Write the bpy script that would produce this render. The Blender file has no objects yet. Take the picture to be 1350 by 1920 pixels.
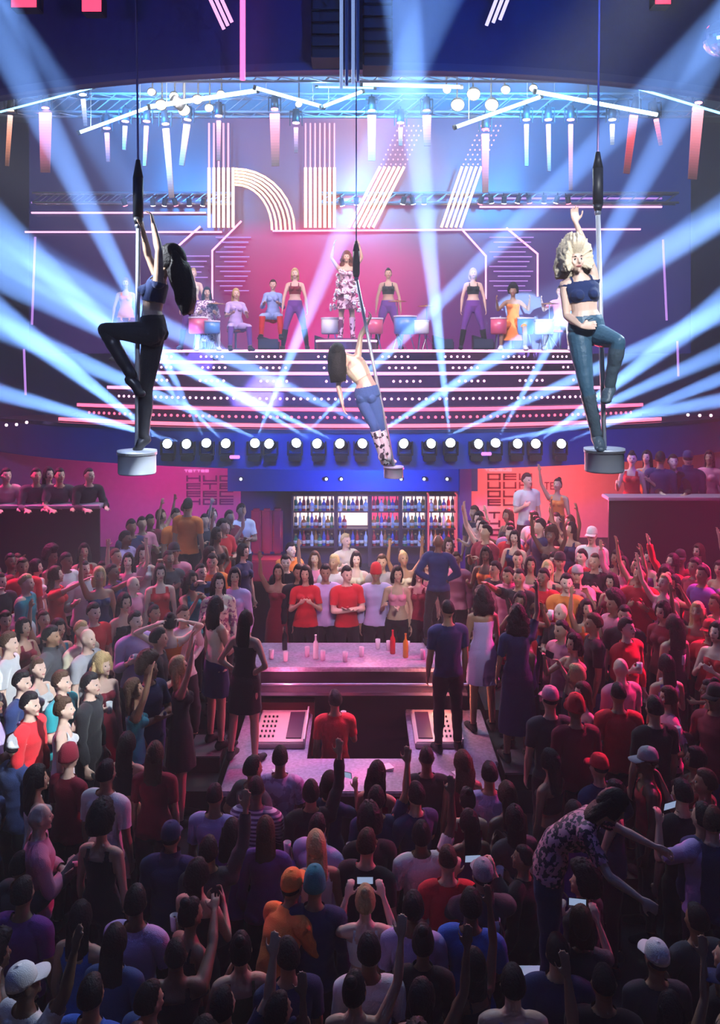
import bpy, bmesh, math, random
import numpy as np
from mathutils import Vector, Matrix, Euler, noise
random.seed(11)
sc = bpy.context.scene
LINK = sc.collection.objects.link
F = 1600.0
ZC = 5.85
PI = math.pi

def P(x, y, Y):
    """room point that the photograph shows at pixel x, y when it stands Y metres away"""
    return Vector(((x - 675) * Y / F, Y, ZC - (y - 667) * Y / F))

# ---------------------------------------------------------------- materials
MATS = {}
def mat(name, col, rough=.6, metal=0., emit=None, estr=0., bump=0., bscale=40., spec=.4, sheen=0., var=0., vscale=8., coat=0.):
    if name in MATS: return MATS[name]
    m = bpy.data.materials.new(name); m.use_nodes = True
    nt = m.node_tree; b = nt.nodes['Principled BSDF']
    b.inputs['Base Color'].default_value = (*col, 1)
    b.inputs['Roughness'].default_value = rough
    b.inputs['Metallic'].default_value = metal
    b.inputs['Specular IOR Level'].default_value = spec
    b.inputs['Coat Weight'].default_value = coat
    if sheen: b.inputs['Sheen Weight'].default_value = sheen
    if emit:
        b.inputs['Emission Color'].default_value = (*emit, 1)
        b.inputs['Emission Strength'].default_value = estr
    if bump or var:
        tc = nt.nodes.new('ShaderNodeTexCoord')
        nz = nt.nodes.new('ShaderNodeTexNoise'); nz.inputs['Scale'].default_value = bscale
        nz.inputs['Detail'].default_value = 4
        nt.links.new(tc.outputs['Object'], nz.inputs['Vector'])
        if bump:
            bp = nt.nodes.new('ShaderNodeBump'); bp.inputs['Strength'].default_value = bump
            bp.inputs['Distance'].default_value = .02
            nt.links.new(nz.outputs['Fac'], bp.inputs['Height']); nt.links.new(bp.outputs[0], b.inputs['Normal'])
        if var:
            n2 = nt.nodes.new('ShaderNodeTexNoise'); n2.inputs['Scale'].default_value = vscale
            nt.links.new(tc.outputs['Object'], n2.inputs['Vector'])
            mx = nt.nodes.new('ShaderNodeMix'); mx.data_type = 'RGBA'
            mx.inputs['A'].default_value = (*[c * (1 - var) for c in col], 1)
            mx.inputs['B'].default_value = (*[min(1, c * (1 + var)) for c in col], 1)
            nt.links.new(n2.outputs['Fac'], mx.inputs['Factor']); nt.links.new(mx.outputs['Result'], b.inputs['Base Color'])
    MATS[name] = m
    return m

def patterned(name, c1, c2, scale=14., thr=.5, kind='noise', rough=.7):
    """cloth with a printed pattern of its own"""
    if name in MATS: return MATS[name]
    m = bpy.data.materials.new(name); m.use_nodes = True
    nt = m.node_tree; b = nt.nodes['Principled BSDF']; b.inputs['Roughness'].default_value = rough
    tc = nt.nodes.new('ShaderNodeTexCoord')
    if kind == 'voronoi':
        t = nt.nodes.new('ShaderNodeTexVoronoi'); out = t.outputs['Distance']
    elif kind == 'stripe':
        t = nt.nodes.new('ShaderNodeTexWave'); t.bands_direction = 'Z'; out = t.outputs['Fac']
    else:
        t = nt.nodes.new('ShaderNodeTexNoise'); out = t.outputs['Fac']
    t.inputs['Scale'].default_value = scale
    nt.links.new(tc.outputs['Object'], t.inputs['Vector'])
    r = nt.nodes.new('ShaderNodeValToRGB'); r.color_ramp.interpolation = 'CONSTANT'
    r.color_ramp.elements[0].color = (*c1, 1); r.color_ramp.elements[1].color = (*c2, 1); r.color_ramp.elements[1].position = thr
    nt.links.new(out, r.inputs[0]); nt.links.new(r.outputs[0], b.inputs['Base Color'])
    MATS[name] = m
    return m

def glow(name, col, s):
    return mat(name, (.02, .02, .02), .5, emit=col, estr=s)

# ---------------------------------------------------------------- mesh helpers
class MB:
    def __init__(s): s.bm = bmesh.new()
    def box(s, lo, hi, bevel=0.):
        m = Matrix.Translation([(a + b) / 2 for a, b in zip(lo, hi)]) @ Matrix.Diagonal([max(abs(b - a), 1e-4) for a, b in zip(lo, hi)] + [1])
        r = bmesh.ops.create_cube(s.bm, size=1, matrix=m)
        if bevel:
            es = list({e for v in r['verts'] for e in v.link_edges})
            bmesh.ops.bevel(s.bm, geom=es, offset=bevel, segments=2, affect='EDGES')
        return s
    def obox(s, c, size, rot, bevel=0.):
        """oriented box: centre, size, rotation matrix/euler"""
        R = rot.to_matrix().to_4x4() if hasattr(rot, 'to_matrix') else rot.to_4x4()
        r = bmesh.ops.create_cube(s.bm, size=1, matrix=Matrix.Translation(c) @ R @ Matrix.Diagonal([*size, 1]))
        if bevel:
            es = list({e for v in r['verts'] for e in v.link_edges})
            bmesh.ops.bevel(s.bm, geom=es, offset=bevel, segments=2, affect='EDGES')
        return s
    def cyl(s, a, b, r1, r2=None, n=16, caps=True):
        a = Vector(a); b = Vector(b); d = b - a
        if r2 is None: r2 = r1
        q = d.to_track_quat('Z', 'Y').to_matrix().to_4x4()
        bmesh.ops.create_cone(s.bm, cap_ends=caps, cap_tris=False, segments=n, radius1=r1, radius2=r2, depth=d.length,
                              matrix=Matrix.Translation((a + b) / 2) @ q)
        return s
    def ball(s, c, r, n=16, sc_=(1, 1, 1)):
        bmesh.ops.create_uvsphere(s.bm, u_segments=n, v_segments=max(6, n // 2), radius=r, matrix=Matrix.Translation(c) @ Matrix.Diagonal([*sc_, 1]))
        return s
    def lathe(s, prof, c=(0, 0, 0), n=20):
        """prof: list of (radius, z)"""
        rings = []
        for r, z in prof:
            rings.append([s.bm.verts.new((c[0] + r * math.cos(2 * PI * k / n), c[1] + r * math.sin(2 * PI * k / n), c[2] + z)) for k in range(n)])
        for a, b in zip(rings, rings[1:]):
            for k in range(n): s.bm.faces.new((a[k], a[(k + 1) % n], b[(k + 1) % n], b[k]))
        s.bm.faces.new(list(reversed(rings[0]))); s.bm.faces.new(rings[-1])
        return s
    def arc(s, cx, cy, r0, r1, z0, z1, a0, a1, n=48):
        """curved slab around (cx, cy); angles measured from -Y, positive to +X"""
        prev = None
        for k in range(n + 1):
            a = a0 + (a1 - a0) * k / n
            q = []
            for r, z in ((r0, z0), (r1, z0), (r1, z1), (r0, z1)):
                q.append(s.bm.verts.new((cx + r * math.sin(a), cy - r * math.cos(a), z)))
            if prev:
                for i in range(4):
                    s.bm.faces.new((prev[i], prev[(i + 1) % 4], q[(i + 1) % 4], q[i]))
            else: s.bm.faces.new(q)
            prev = q
        s.bm.faces.new(list(reversed(prev)))
        return s
    def prism(s, pts, d0, d1, axis=1):
        """polygon of (x, z) extruded along y from d0 to d1"""
        f = [s.bm.verts.new((p[0], d0, p[1])) for p in pts]; g = [s.bm.verts.new((p[0], d1, p[1])) for p in pts]
        n = len(pts)
        s.bm.faces.new(f); s.bm.faces.new(list(reversed(g)))
        for k in range(n): s.bm.faces.new((f[k], g[k], g[(k + 1) % n], f[(k + 1) % n]))
        return s
    def mesh(s, name, smooth=False):
        bmesh.ops.recalc_face_normals(s.bm, faces=s.bm.faces)
        me = bpy.data.meshes.new(name); s.bm.to_mesh(me); s.bm.free()
        if smooth:
            me.polygons.foreach_set('use_smooth', [True] * len(me.polygons))
        return me
    def build(s, name, m, parent=None, smooth=False, loc=None):
        o = bpy.data.objects.new(name, s.mesh(name, smooth))
        if m: o.data.materials.append(m)
        LINK(o)
        if parent: o.parent = parent
        if loc is not None: o.location = loc
        return o

def tag(o, label=None, cat=None, group=None, kind=None):
    if label: o['label'] = label
    if cat: o['category'] = cat
    if group: o['group'] = group
    if kind: o['kind'] = kind
    return o
def empty(name, loc=(0, 0, 0), rot=None, label=None, cat=None, group=None):
    o = bpy.data.objects.new(name, None); o.location = loc; o.empty_display_size = .1
    if rot is not None: o.rotation_euler = rot
    LINK(o); return tag(o, label, cat, group)
def struct(o): o['kind'] = 'structure'; return o
def copy_tree(o, parent=None):
    c = o.copy(); LINK(c); c.parent = parent
    for ch in list(o.children): copy_tree(ch, c)
    return c
ORD = 'first second third fourth fifth sixth seventh eighth ninth tenth eleventh twelfth thirteenth fourteenth fifteenth sixteenth seventeenth eighteenth nineteenth twentieth'.split()
ORD += ['twenty-' + w for w in ORD[:9]] + ['thirtieth'] + ['thirty-' + w for w in ORD[:9]] + ['fortieth'] + ['forty-' + w for w in ORD[:9]]
def nth(k, n=None):
    if k == 0: return 'leftmost'
    if n and k == n - 1: return 'rightmost'
    return ORD[k] + ' from left'

# ---------------------------------------------------------------- camera
cam = bpy.data.cameras.new('camera'); co = bpy.data.objects.new('camera', cam); LINK(co)
co.location = (0, 0, ZC); co.rotation_euler = (PI / 2, 0, 0)
cam.sensor_fit = 'VERTICAL'; cam.sensor_height = 24; cam.lens = 24 * F / 1920
cam.shift_y = -(960 - 667) / 1920
cam.clip_end = 100
sc.camera = co
# ================================================================ people
def _n(v): v = np.array(v, float); return v / (np.linalg.norm(v) + 1e-9)
def tube(pts, rad, uref, n=14):
    """closed tapered tube; rad = (a, b) per point, a along uref"""
    pts = [np.array(p, float) for p in pts]; V = []; Fc = []
    m = len(pts)
    for i, p in enumerate(pts):
        t = _n(pts[min(i + 1, m - 1)] - pts[max(i - 1, 0)])
        ur = uref[i] if isinstance(uref, list) else uref
        u = np.array(ur, float); u = _n(u - t * (u @ t)); v = np.cross(t, u)
        a, b = rad[i] if isinstance(rad[i], tuple) else (rad[i], rad[i])
        for k in range(n):
            c, s = math.cos(2 * PI * k / n), math.sin(2 * PI * k / n)
            V.append(p + u * a * c + v * b * s)
    for i in range(m - 1):
        for k in range(n):
            Fc.append((i * n + k, i * n + (k + 1) % n, (i + 1) * n + (k + 1) % n, (i + 1) * n + k))
    # rounded end caps
    for i, sg in ((0, -1), (m - 1, 1)):
        t = _n(pts[min(i + 1, m - 1)] - pts[max(i - 1, 0)])
        a, b = rad[i] if isinstance(rad[i], tuple) else (rad[i], rad[i])
        base = len(V)
        for k in range(n): V.append(pts[i] + (V[i * n + k] - pts[i]) * .7 + t * sg * min(a, b) * .7)
        V.append(pts[i] + t * sg * min(a, b))
        for k in range(n):
            q = (i * n + k, base + k, base + (k + 1) % n, i * n + (k + 1) % n)
            Fc.append(q if sg < 0 else tuple(reversed(q)))
            Fc.append((base + k, base + n, base + (k + 1) % n) if sg < 0 else (base + (k + 1) % n, base + n, base + k))
    # make the orientation outward
    return np.array(V), Fc

def head_geo():
    """head around its centre, face towards -Y"""
    nu, nv = 30, 22
    V = []; Fc = []
    for j in range(nv + 1):
        th = PI * j / nv
        for i in range(nu):
            ph = 2 * PI * i / nu
            x, y, z = math.sin(th) * math.cos(ph), math.sin(th) * math.sin(ph), math.cos(th)
            X = x * .0745 * (1 - .34 * max(0, -z) ** 1.4)
            Yy = y * (.098 if y > 0 else .088)
            if z < -.1: Yy = Yy * (1 - .25 * (-z) ** 1.5) - .022 * (-z)
            Z = z * .118
            if y < -.3:
                for sx in (-1, 1):
                    d = math.hypot(X - sx * .031, (Z - .012) * 1.3)
                    if d < .026: Yy += .011 * (1 - d / .026)
                if abs(Z - .036) < .014: Yy -= .004
            V.append((X, Yy, Z))
    for j in range(nv):
        for i in range(nu):
            Fc.append((j * nu + i, (j + 1) * nu + i, (j + 1) * nu + (i + 1) % nu, j * nu + (i + 1) % nu))
    V = np.array(V)
    parts = [(V, Fc)]
    parts.append(tube([(0, -.083, .028), (0, -.096, .004), (0, -.106, -.016), (0, -.094, -.026)], [.007, .010, .014, .010], (1, 0, 0), 10))
    for sx in (-1, 1):
        parts.append(tube([(sx * .072, .004, .03), (sx * .082, .010, .012), (sx * .074, .006, -.022)], [(.006, .012), (.007, .018), (.006, .010)], (1, 0, 0), 10))
        parts.append(tube([(sx * .048, -.064, -.012), (sx * .036, -.074, -.03)], [.014, .012], (1, 0, 0), 8))
    parts.append(tube([(-.021, -.083, -.052), (0, -.092, -.050), (.021, -.083, -.052)], [.006, .009, .006], (0, 0, 1), 10))
    parts.append(tube([(0, -.078, -.092), (0, -.082, -.082)], [.018, .014], (1, 0, 0), 10))
    return parts
HEADGEO = head_geo()

LEN = dict(uarm=.285, farm=.25, thigh=.44, shin=.42)
def default_joints(sex='m', spine=(0, 0, 1), lean=(0, 0, 1), hiprot=0., shrot=0., armL=((.12, 0, -1), (.05, -.15, -1)), armR=((-.12, 0, -1), (-.05, -.15, -1)),
                   legL=((.06, -.02, -1), (.03, .03, -1)), legR=((-.06, -.02, -1), (-.03, .03, -1)), head=(0, 0, 0), pz=None):
    """figure facing -Y, feet near the origin; +X is its left side"""
    A = lambda p, d, l: np.array(p, float) + _n(d) * l
    J = {}
    hw = .085
    sw = .178 if sex == 'm' else .155
    pel = np.array([0, 0, .93 if pz is None else pz])
    ch, sh = math.cos(hiprot), math.sin(hiprot)
    cs, ss = math.cos(shrot), math.sin(shrot)
    hx = np.array([ch, sh, 0]); sx = np.array([cs, ss, 0])
    J['pelvis'] = pel; J['waist'] = A(pel, spine, .19)
    J['chest'] = A(J['waist'], lean, .17); J['collar'] = A(J['chest'], lean, .13)
    J['neck'] = A(J['collar'], lean, .055)
    for s, g in (('L', 1), ('R', -1)):
        J['hip' + s] = pel + hx * hw * g + np.array([0, 0, -.03])
        J['sho' + s] = J['collar'] + sx * sw * g - _n(lean) * .035
        u, f = armL if s == 'L' else armR
        J['elb' + s] = A(J['sho' + s], u, LEN['uarm']); J['wri' + s] = A(J['elb' + s], f, LEN['farm'])
        t, c = legL if s == 'L' else legR
        J['kne' + s] = A(J['hip' + s], t, LEN['thigh']); J['ank' + s] = A(J['kne' + s], c, LEN['shin'])
        J['toe' + s] = J['ank' + s] + np.array([.02 * g, -.15, -.055])
    J['hx'] = hx; J['sx'] = sx
    R = Euler([math.radians(a) for a in head]).to_matrix()
    J['headR'] = R
    hc = J['neck'] + np.array(_n(lean)) * .06 + np.array(R @ Vector((0, -.012, .085)))
    J['head'] = hc
    # stand it on the ground
    low = min(J['ankL'][2], J['ankR'][2]) - .085
    if pz is None:
        for k, v in J.items():
            if k not in ('hx', 'sx', 'headR'): J[k] = v - np.array([0, 0, low])
    return J

def hand_parts(w, d, side, palmn, curl=.35, spread=1.0, sc_=1.):
    """palm, four fingers and a thumb. w wrist, d direction, side = towards the thumb, palmn = palm normal"""
    d = _n(d); side = np.array(side, float); side = _n(side - d * (side @ d)); pn = np.cross(d, side)
    if pn @ np.array(palmn, float) < 0: pn = -pn
    out = []
    w = np.array(w, float)
    pc = w + d * .085 * sc_
    out.append(tube([w, w + d * .03 * sc_, w + d * .06 * sc_, pc], [(.024 * sc_, .018 * sc_), (.034 * sc_, .016 * sc_), (.041 * sc_, .015 * sc_), (.039 * sc_, .012 * sc_)], side, 12))
    for k, (off, ln) in enumerate(((.030, .068), (.0105, .078), (-.0105, .072), (-.031, .056))):
        b = w + d * .082 * sc_ + side * off * sc_
        fan = side * off * 6.5 * spread * .35
        d1 = _n(d + fan + pn * curl * .6); d2 = _n(d + fan + pn * curl * 1.8); d3 = _n(d + fan + pn * curl * 3.)
        p1 = b + d1 * ln * .42 * sc_; p2 = p1 + d2 * ln * .34 * sc_; p3 = p2 + d3 * ln * .28 * sc_
        r = .0088 * sc_
        out.append(tube([b - d * .02 * sc_, b, p1, p2, p3], [r, r, r * .98, r * .9, r * .75], side, 8))
    tb = w + d * .028 * sc_ + side * .026 * sc_
    t1 = tb + _n(side * .8 + d * .7 + pn * .25) * .036 * sc_; t2 = t1 + _n(side * .45 + d * 1. + pn * .35) * .032 * sc_
    t3 = t2 + _n(side * .2 + d * 1. + pn * .4) * .022 * sc_
    out.append(tube([tb - side * .01, tb, t1, t2, t3], [.014 * sc_, .013 * sc_, .0105 * sc_, .0095 * sc_, .008 * sc_], side, 8))
    return out

def body_parts(J, sex='m', hands=None, build=1.0, heel=False):
    """list of (tag, verts, faces, axis points)"""
    out = []; hands = hands or {}
    f = sex == 'f'
    k = build
    sp = [J['pelvis'] - np.array([0, 0, .07]), J['pelvis'], J['pelvis'] * .5 + J['waist'] * .5, J['waist'], J['waist'] * .5 + J['chest'] * .5, J['chest'], J['chest'] * .35 + J['collar'] * .65, J['collar'], J['neck']]
    if f: rr = [(.10, .085), (.162, .108), (.150, .10), (.112, .082), (.118, .086), (.135, .092), (.145, .082), (.095, .062), (.047, .047)]
    else: rr = [(.10, .09), (.150, .105), (.146, .105), (.138, .10), (.148, .104), (.168, .112), (.176, .098), (.115, .07), (.060, .058)]
    rr = [(a * k, b * k) if i < 7 else (a, b) for i, (a, b) in enumerate(rr)]
    ur = []
    for i in range(len(sp)):
        w = i / (len(sp) - 1); ur.append(J['hx'] * (1 - w) + J['sx'] * w)
    V, Fc = tube(sp, rr, ur, 22); out.append(('torso', V, Fc, sp, [r[0] for r in rr]))
    fw = _n(np.cross(J['sx'], _n(J['collar'] - J['waist'])))       # forward (-Y when upright)
    fw = fw if fw @ np.array([0, -1., 0]) > -2 else fw
    fwd = _n(np.cross(_n(J['collar'] - J['waist']), J['sx'])) * -1
    hf = _n(np.cross(np.array([0, 0, 1.]), J['hx'])) * -1
    if f:
        for g in (1, -1):
            c = J['chest'] + J['sx'] * .062 * g + fwd * .070 + _n(J['collar'] - J['chest']) * .01
            out.append(('torso', *tube([c - fwd * .05, c, c + fwd * .022], [.055, .058, .040], J['sx'], 14), [J['chest'], J['collar']], [.1, .1]))
    for g in (1, -1):
        c = J['pelvis'] + J['hx'] * .062 * g - hf * .026 - np.array([0, 0, .03])
        out.append(('torso', *tube([c + hf * .04, c, c - hf * .015], [.07, .084 if f else .076, .072], J['hx'], 14), [J['pelvis'], J['pelvis'] + np.array([0, 0, .01])], [.1, .1]))
    out.append(('neck', *tube([J['collar'], J['neck'], J['neck'] * .4 + J['head'] * .6], [.062 if not f else .05, .056 if not f else .046, .052 if not f else .044], J['sx'], 14), [J['neck'], J['head']], [.05, .05]))
    R = np.array(J['headR'])
    hs = .96 if f else 1.
    for V, Fc in HEADGEO:
        out.append(('head', (V * hs) @ R.T + J['head'], Fc, [J['head'], J['head'] + R @ np.array([0, 0, .02])], [.1, .1]))
    am = .86 if f else 1.06
    for s, g in (('L', 1), ('R', -1)):
        S, E, W = J['sho' + s], J['elb' + s], J['wri' + s]
        inn = S + (J['collar'] - S) * .45
        e = _n(E - S)
        out.append(('torso', *tube([inn, inn * .4 + S * .6, S + (S - inn) * .02], [.058 * am, .06 * am, .054 * am], (0, 1, .01), 14), [inn, S], [.06, .055]))
        L1 = [S, S + (E - S) * .25, S + (E - S) * .6, E]
        out.append(('uarm' + s, *tube(L1, [.052 * am, .052 * am, .044 * am, .037 * am], (0.3, 1, .1), 14), L1, [.05, .05, .045, .038]))
        L2 = [E, E + (W - E) * .25, E + (W - E) * .7, W]
        out.append(('farm' + s, *tube(L2, [.037 * am, .041 * am, .031 * am, .0245 * am], (0.3, 1, .1), 14), L2, [.04, .04, .032, .026]))
        hd = hands.get(s, {})
        d = hd.get('d', W - E); side = hd.get('side', None)
        if side is None:
            side = fwd + np.array([0, 0, .3])
        pn = hd.get('pn', J['collar'] - S)
        for (V, Fc) in hand_parts(W, d, side, pn, hd.get('curl', .35), hd.get('spread', 1.), .94 if f else 1.04):
            out.append(('hand' + s, V, Fc, [W, W + _n(d) * .16], [.04, .04]))
        H, K, A = J['hip' + s], J['kne' + s], J['ank' + s]
        L3 = [H, H + (K - H) * .3, H + (K - H) * .7, K]
        tk = (1.04 if f else 1.) * k
        out.append(('thigh' + s, *tube(L3, [.088 * tk, .086 * tk, .066 * tk, .053], (1, .2, 0.1), 16), L3, [.09, .085, .066, .054]))
        L4 = [K, K + (A - K) * .3, K + (A - K) * .7, A]
        cb = _n(A - K)
        out.append(('shin' + s, *tube(L4, [.053, .056 * (.95 if f else 1), .043, .035], (1, .2, 0.1), 14), L4, [.054, .056, .044, .036]))
        T = J['toe' + s]; fd = _n(T - A)
        hb = A - np.array([fd[0], fd[1], 0]) * .045 + np.array([0, 0, -.045 if not heel else -.03])
        L5 = [hb, A * .55 + T * .45 + np.array([0, 0, -.008]), T, T + np.array([fd[0], fd[1], 0]) * .05]
        out.append(('foot' + s, *tube(L5, [(.030, .036), (.038, .034), (.043, .022), (.034, .016)], np.cross(fd, (0, 0, 1.)) + 1e-6, 12), [A, T], [.05, .04]))
        out.append(('foot' + s, *tube([A, hb], [.035, .030], (1, 0, .1), 10), [A, A - np.array([0, 0, .05])], [.04, .04]))
    return out

def _mesh_from(name, V, faces):
    me = bpy.data.meshes.new(name); me.from_pydata([tuple(v) for v in V], [], faces); me.update(); return me

def remesh(parts, voxel, smooth=3):
    V = []; Fc = []
    for p in parts:
        o = len(V); V.extend(p[1].tolist()); Fc.extend([tuple(i + o for i in f) for f in p[2]])
    me = bpy.data.meshes.new('tmp'); me.from_pydata(V, [], Fc); me.update()
    bm = bmesh.new(); bm.from_mesh(me)
    bmesh.ops.recalc_face_normals(bm, faces=bm.faces); bm.to_mesh(me); bm.free()
    ob = bpy.data.objects.new('tmp', me); LINK(ob)
    m = ob.modifiers.new('r', 'REMESH'); m.mode = 'VOXEL'; m.voxel_size = voxel
    if smooth:
        m2 = ob.modifiers.new('s', 'SMOOTH'); m2.factor = .5; m2.iterations = smooth
    dg = bpy.context.evaluated_depsgraph_get(); dg.update()
    ev = ob.evaluated_get(dg)
    r = bpy.data.meshes.new_from_object(ev)
    bpy.data.objects.remove(ob); bpy.data.meshes.remove(me)
    return r

def arrays(me):
    n = len(me.vertices)
    V = np.empty(n * 3, np.float32); me.vertices.foreach_get('co', V); V = V.reshape(-1, 3)
    N = np.empty(n * 3, np.float32); me.vertices.foreach_get('normal', N); N = N.reshape(-1, 3)
    m = len(me.loops); L = np.empty(m, np.int32); me.loops.foreach_get('vertex_index', L)
    ls = np.empty(len(me.polygons), np.int32); me.polygons.foreach_get('loop_start', ls)
    lt = np.empty(len(me.polygons), np.int32); me.polygons.foreach_get('loop_total', lt)
    return V, N, L, ls, lt

def wrinkle(V, amp, fr=17., seed=0.):
    x, y, z = V[:, 0], V[:, 1], V[:, 2]
    return amp * (np.sin(fr * z + 9 * x + 2.2 * np.sin(11 * y + seed) + seed) * .6 + np.sin(fr * 1.9 * z - 14 * x + 3 * np.sin(7 * x + 13 * y)) * .4)

def sub_mesh(name, V, faces4, keep_face, newV):
    idx = np.unique(faces4[keep_face]); mp = -np.ones(len(V), np.int64); mp[idx] = np.arange(len(idx))
    fs = mp[faces4[keep_face]]
    me = bpy.data.meshes.new(name)
    me.vertices.add(len(idx)); me.vertices.foreach_set('co', newV[idx].astype(np.float32).ravel())
    nf = len(fs)
    me.loops.add(nf * 4); me.loops.foreach_set('vertex_index', fs.astype(np.int32).ravel())
    me.polygons.add(nf); me.polygons.foreach_set('loop_start', np.arange(0, nf * 4, 4, dtype=np.int32))
    me.update(calc_edges=True); me.validate()
    me.polygons.foreach_set('use_smooth', np.ones(len(me.polygons), bool)); me.update()
    return me

class Figure:
    """a posed body: one continuous mesh, plus garments cut to follow it"""
    def __init__(s, J, sex='m', hands=None, build=1., voxel=.0085, heel=False, skip=()):
        s.J = J; s.sex = sex
        parts = [p for p in body_parts(J, sex, hands, build, heel)]
        me = remesh(parts, voxel)
        V, N, L, ls, lt = arrays(me)
        q = lt == 4
        s.F4 = L[(ls[q][:, None] + np.arange(4)[None, :])]
        s.V, s.N = V, N
        # nearest axis
        segs = {}
        for nm, _, _, ax, ra in parts:
            segs.setdefault(nm, []).append((ax, ra))
        names = list(segs); best = np.full(len(V), 1e9); tagi = np.zeros(len(V), int); tp = np.zeros(len(V))
        for i, nm in enumerate(names):
            for ax, ra in segs[nm]:
                cum = 0; tot = sum(np.linalg.norm(ax[k + 1] - ax[k]) for k in range(len(ax) - 1)) + 1e-9
                for k in range(len(ax) - 1):
                    a, b = np.array(ax[k]), np.array(ax[k + 1]); d = b - a; l2 = d @ d + 1e-12
                    t = np.clip(((V - a) @ d) / l2, 0, 1); dist = np.linalg.norm(V - a - t[:, None] * d, axis=1)
                    r = ra[k] * (1 - t) + ra[k + 1] * t
                    sc_ = dist / r
                    m = sc_ < best; best[m] = sc_[m]; tagi[m] = i; tp[m] = ((cum + t * math.sqrt(l2)) / tot)[m]
                    cum += math.sqrt(l2)
        s.names = names; s.tag = tagi; s.tp = tp
        # heights along the spine for hems and necklines
        a = np.array(J['pelvis']); spn = [J['pelvis'], J['waist'], J['chest'], J['collar'], J['neck']]
        s.h = np.zeros(len(V)); bd = np.full(len(V), 1e9); cum = 0
        for k in range(4):
            p, r = spn[k], spn[k + 1]; d = r - p; L_ = np.linalg.norm(d); tt = ((V - p) @ d) / (L_ * L_)
            tc = np.clip(tt, 0, 1); dd = np.linalg.norm(V - p - tc[:, None] * d, axis=1)
            if k == 0: tc = np.minimum(tt, 1)
            m = dd < bd; bd[m] = dd[m]; s.h[m] = (cum + tc * L_)[m]; cum += L_
        # face materials: 0 skin 1 eye white 2 iris 3 lips 4 brow
        R = np.array(J['headR']); H = (V - J['head']) @ R
        hs = .96 if sex == 'f' else 1.
        H = H / hs
        fc = H[s.F4].mean(axis=1)
        mi = np.zeros(len(s.F4), np.int32)
        front = fc[:, 1] < -.05
        for sx in (-1, 1):
            e = front & (((fc[:, 0] - sx * .031) / .0145) ** 2 + ((fc[:, 2] - .011) / .0068) ** 2 < 1)
            if voxel < .012: mi[e] = 1
            e = front & (((fc[:, 0] - sx * .031) / .0085) ** 2 + ((fc[:, 2] - .011) / .0085) ** 2 < 1)
            mi[e] = 2
            e = front & (((fc[:, 0] - sx * .032) / .019) ** 2 + ((fc[:, 2] - .037 + abs(fc[:, 0] - sx * .026) * .15) / .0045) ** 2 < 1)
            if voxel < .009: mi[e] = 2
        e = front & ((fc[:, 0] / .025) ** 2 + ((fc[:, 2] + .051) / .010) ** 2 < 1)
        mi[e] = 3
        keep = np.ones(len(s.F4), bool)
        b = sub_mesh('body', V, s.F4, keep, V)
        for _ in range(4): b.materials.append(None)
        if len(b.polygons) == len(mi): b.polygons.foreach_set('material_index', mi)
        s.body = b; s.cache = {}
        bpy.data.meshes.remove(me)
    def tmask(s, *nm):
        m = np.zeros(len(s.V), bool)
        for i, n in enumerate(s.names):
            if n in nm: m |= s.tag == i
        return m
    def garment(s, kind):
        if kind in s.cache: return s.cache[kind]
        T = s.tmask; tor = T('torso'); tt = tor | T('thighL', 'thighR'); nk = T('neck') & (s.tp < .12) & (s.h > .3); off = .012; V, N, h = s.V, s.N, s.h
        ua, fa = T('uarmL', 'uarmR'), T('farmL', 'farmR'); wr = .004
        if kind == 'tshirt': m = (tt & (h > -.06) & (h < .53)) | nk | (ua & (s.tp < .72)); off = .016
        elif kind == 'shirt': m = (tt & (h > -.08) & (h < .54)) | nk | ua | (fa & (s.tp < .93)); off = .017; wr = .006
        elif kind == 'hoodie': m = (tt & (h > -.08) & (h < .55)) | nk | ua | (fa & (s.tp < .95)) | (T('neck') & (h < .60)); off = .028; wr = .008
        elif kind == 'tank': m = (tt & (h > -.04) & (h < .43)) | (tor & (h < .50) & (np.abs((V - s.J['collar']) @ s.J['sx']) > .06) & (np.abs((V - s.J['collar']) @ s.J['sx']) < .11)); off = .010
        elif kind == 'crop': m = (tor & (h > .24) & (h < .42)) | (tor & (h < .50) & (h > .3) & (np.abs((V - s.J['collar']) @ s.J['sx']) > .07) & (np.abs((V - s.J['collar']) @ s.J['sx']) < .095)); off = .009; wr = .001
        elif kind == 'tube': m = (tor & (h > .22) & (h < .41)); off = .010; wr = .001
        elif kind == 'dress': m = (tt & (h > -.12) & (h < .42)); off = .010; wr = .002
        elif kind == 'trousers': m = T('thighL', 'thighR') | (T('shinL', 'shinR') & (s.tp < .93)) | (tor & (h < .05)); off = .013; wr = .005
        elif kind == 'leggings': m = T('thighL', 'thighR') | (T('shinL', 'shinR') & (s.tp < .97)) | (tor & (h < .12)); off = .006; wr = .0015
        elif kind == 'briefs': m = (tor & (h < .03)) ; off = .007; wr = 0
        elif kind in ('shoeL', 'shoeR'): m = T('foot' + kind[-1]) | (T('shin' + kind[-1]) & (s.tp > .93)); off = .012; wr = 0
        elif kind in ('bootL', 'bootR'): m = T('foot' + kind[-1]) | (T('shin' + kind[-1]) & (s.tp > .12)); off = .012; wr = .003
        elif kind == 'vest': m = (tt & (h > -.05) & (h < .52)); off = .03
        elif kind == 'gloves': m = T('handL', 'handR') | (T('farmL', 'farmR') & (s.tp > .6)); off = .004; wr = 0
        fm = m[s.F4].all(axis=1)
        nv = V + N * (off + (wrinkle(V, wr) if wr else 0.) + (wrinkle(V, wr * .8, 31., 2.) if wr else 0.))[:, None] if wr else V + N * off
        if not fm.any(): s.cache[kind] = None; return None
        me = sub_mesh(kind, V, s.F4, fm, nv); me.materials.append(None)
        s.cache[kind] = me
        return me
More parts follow.
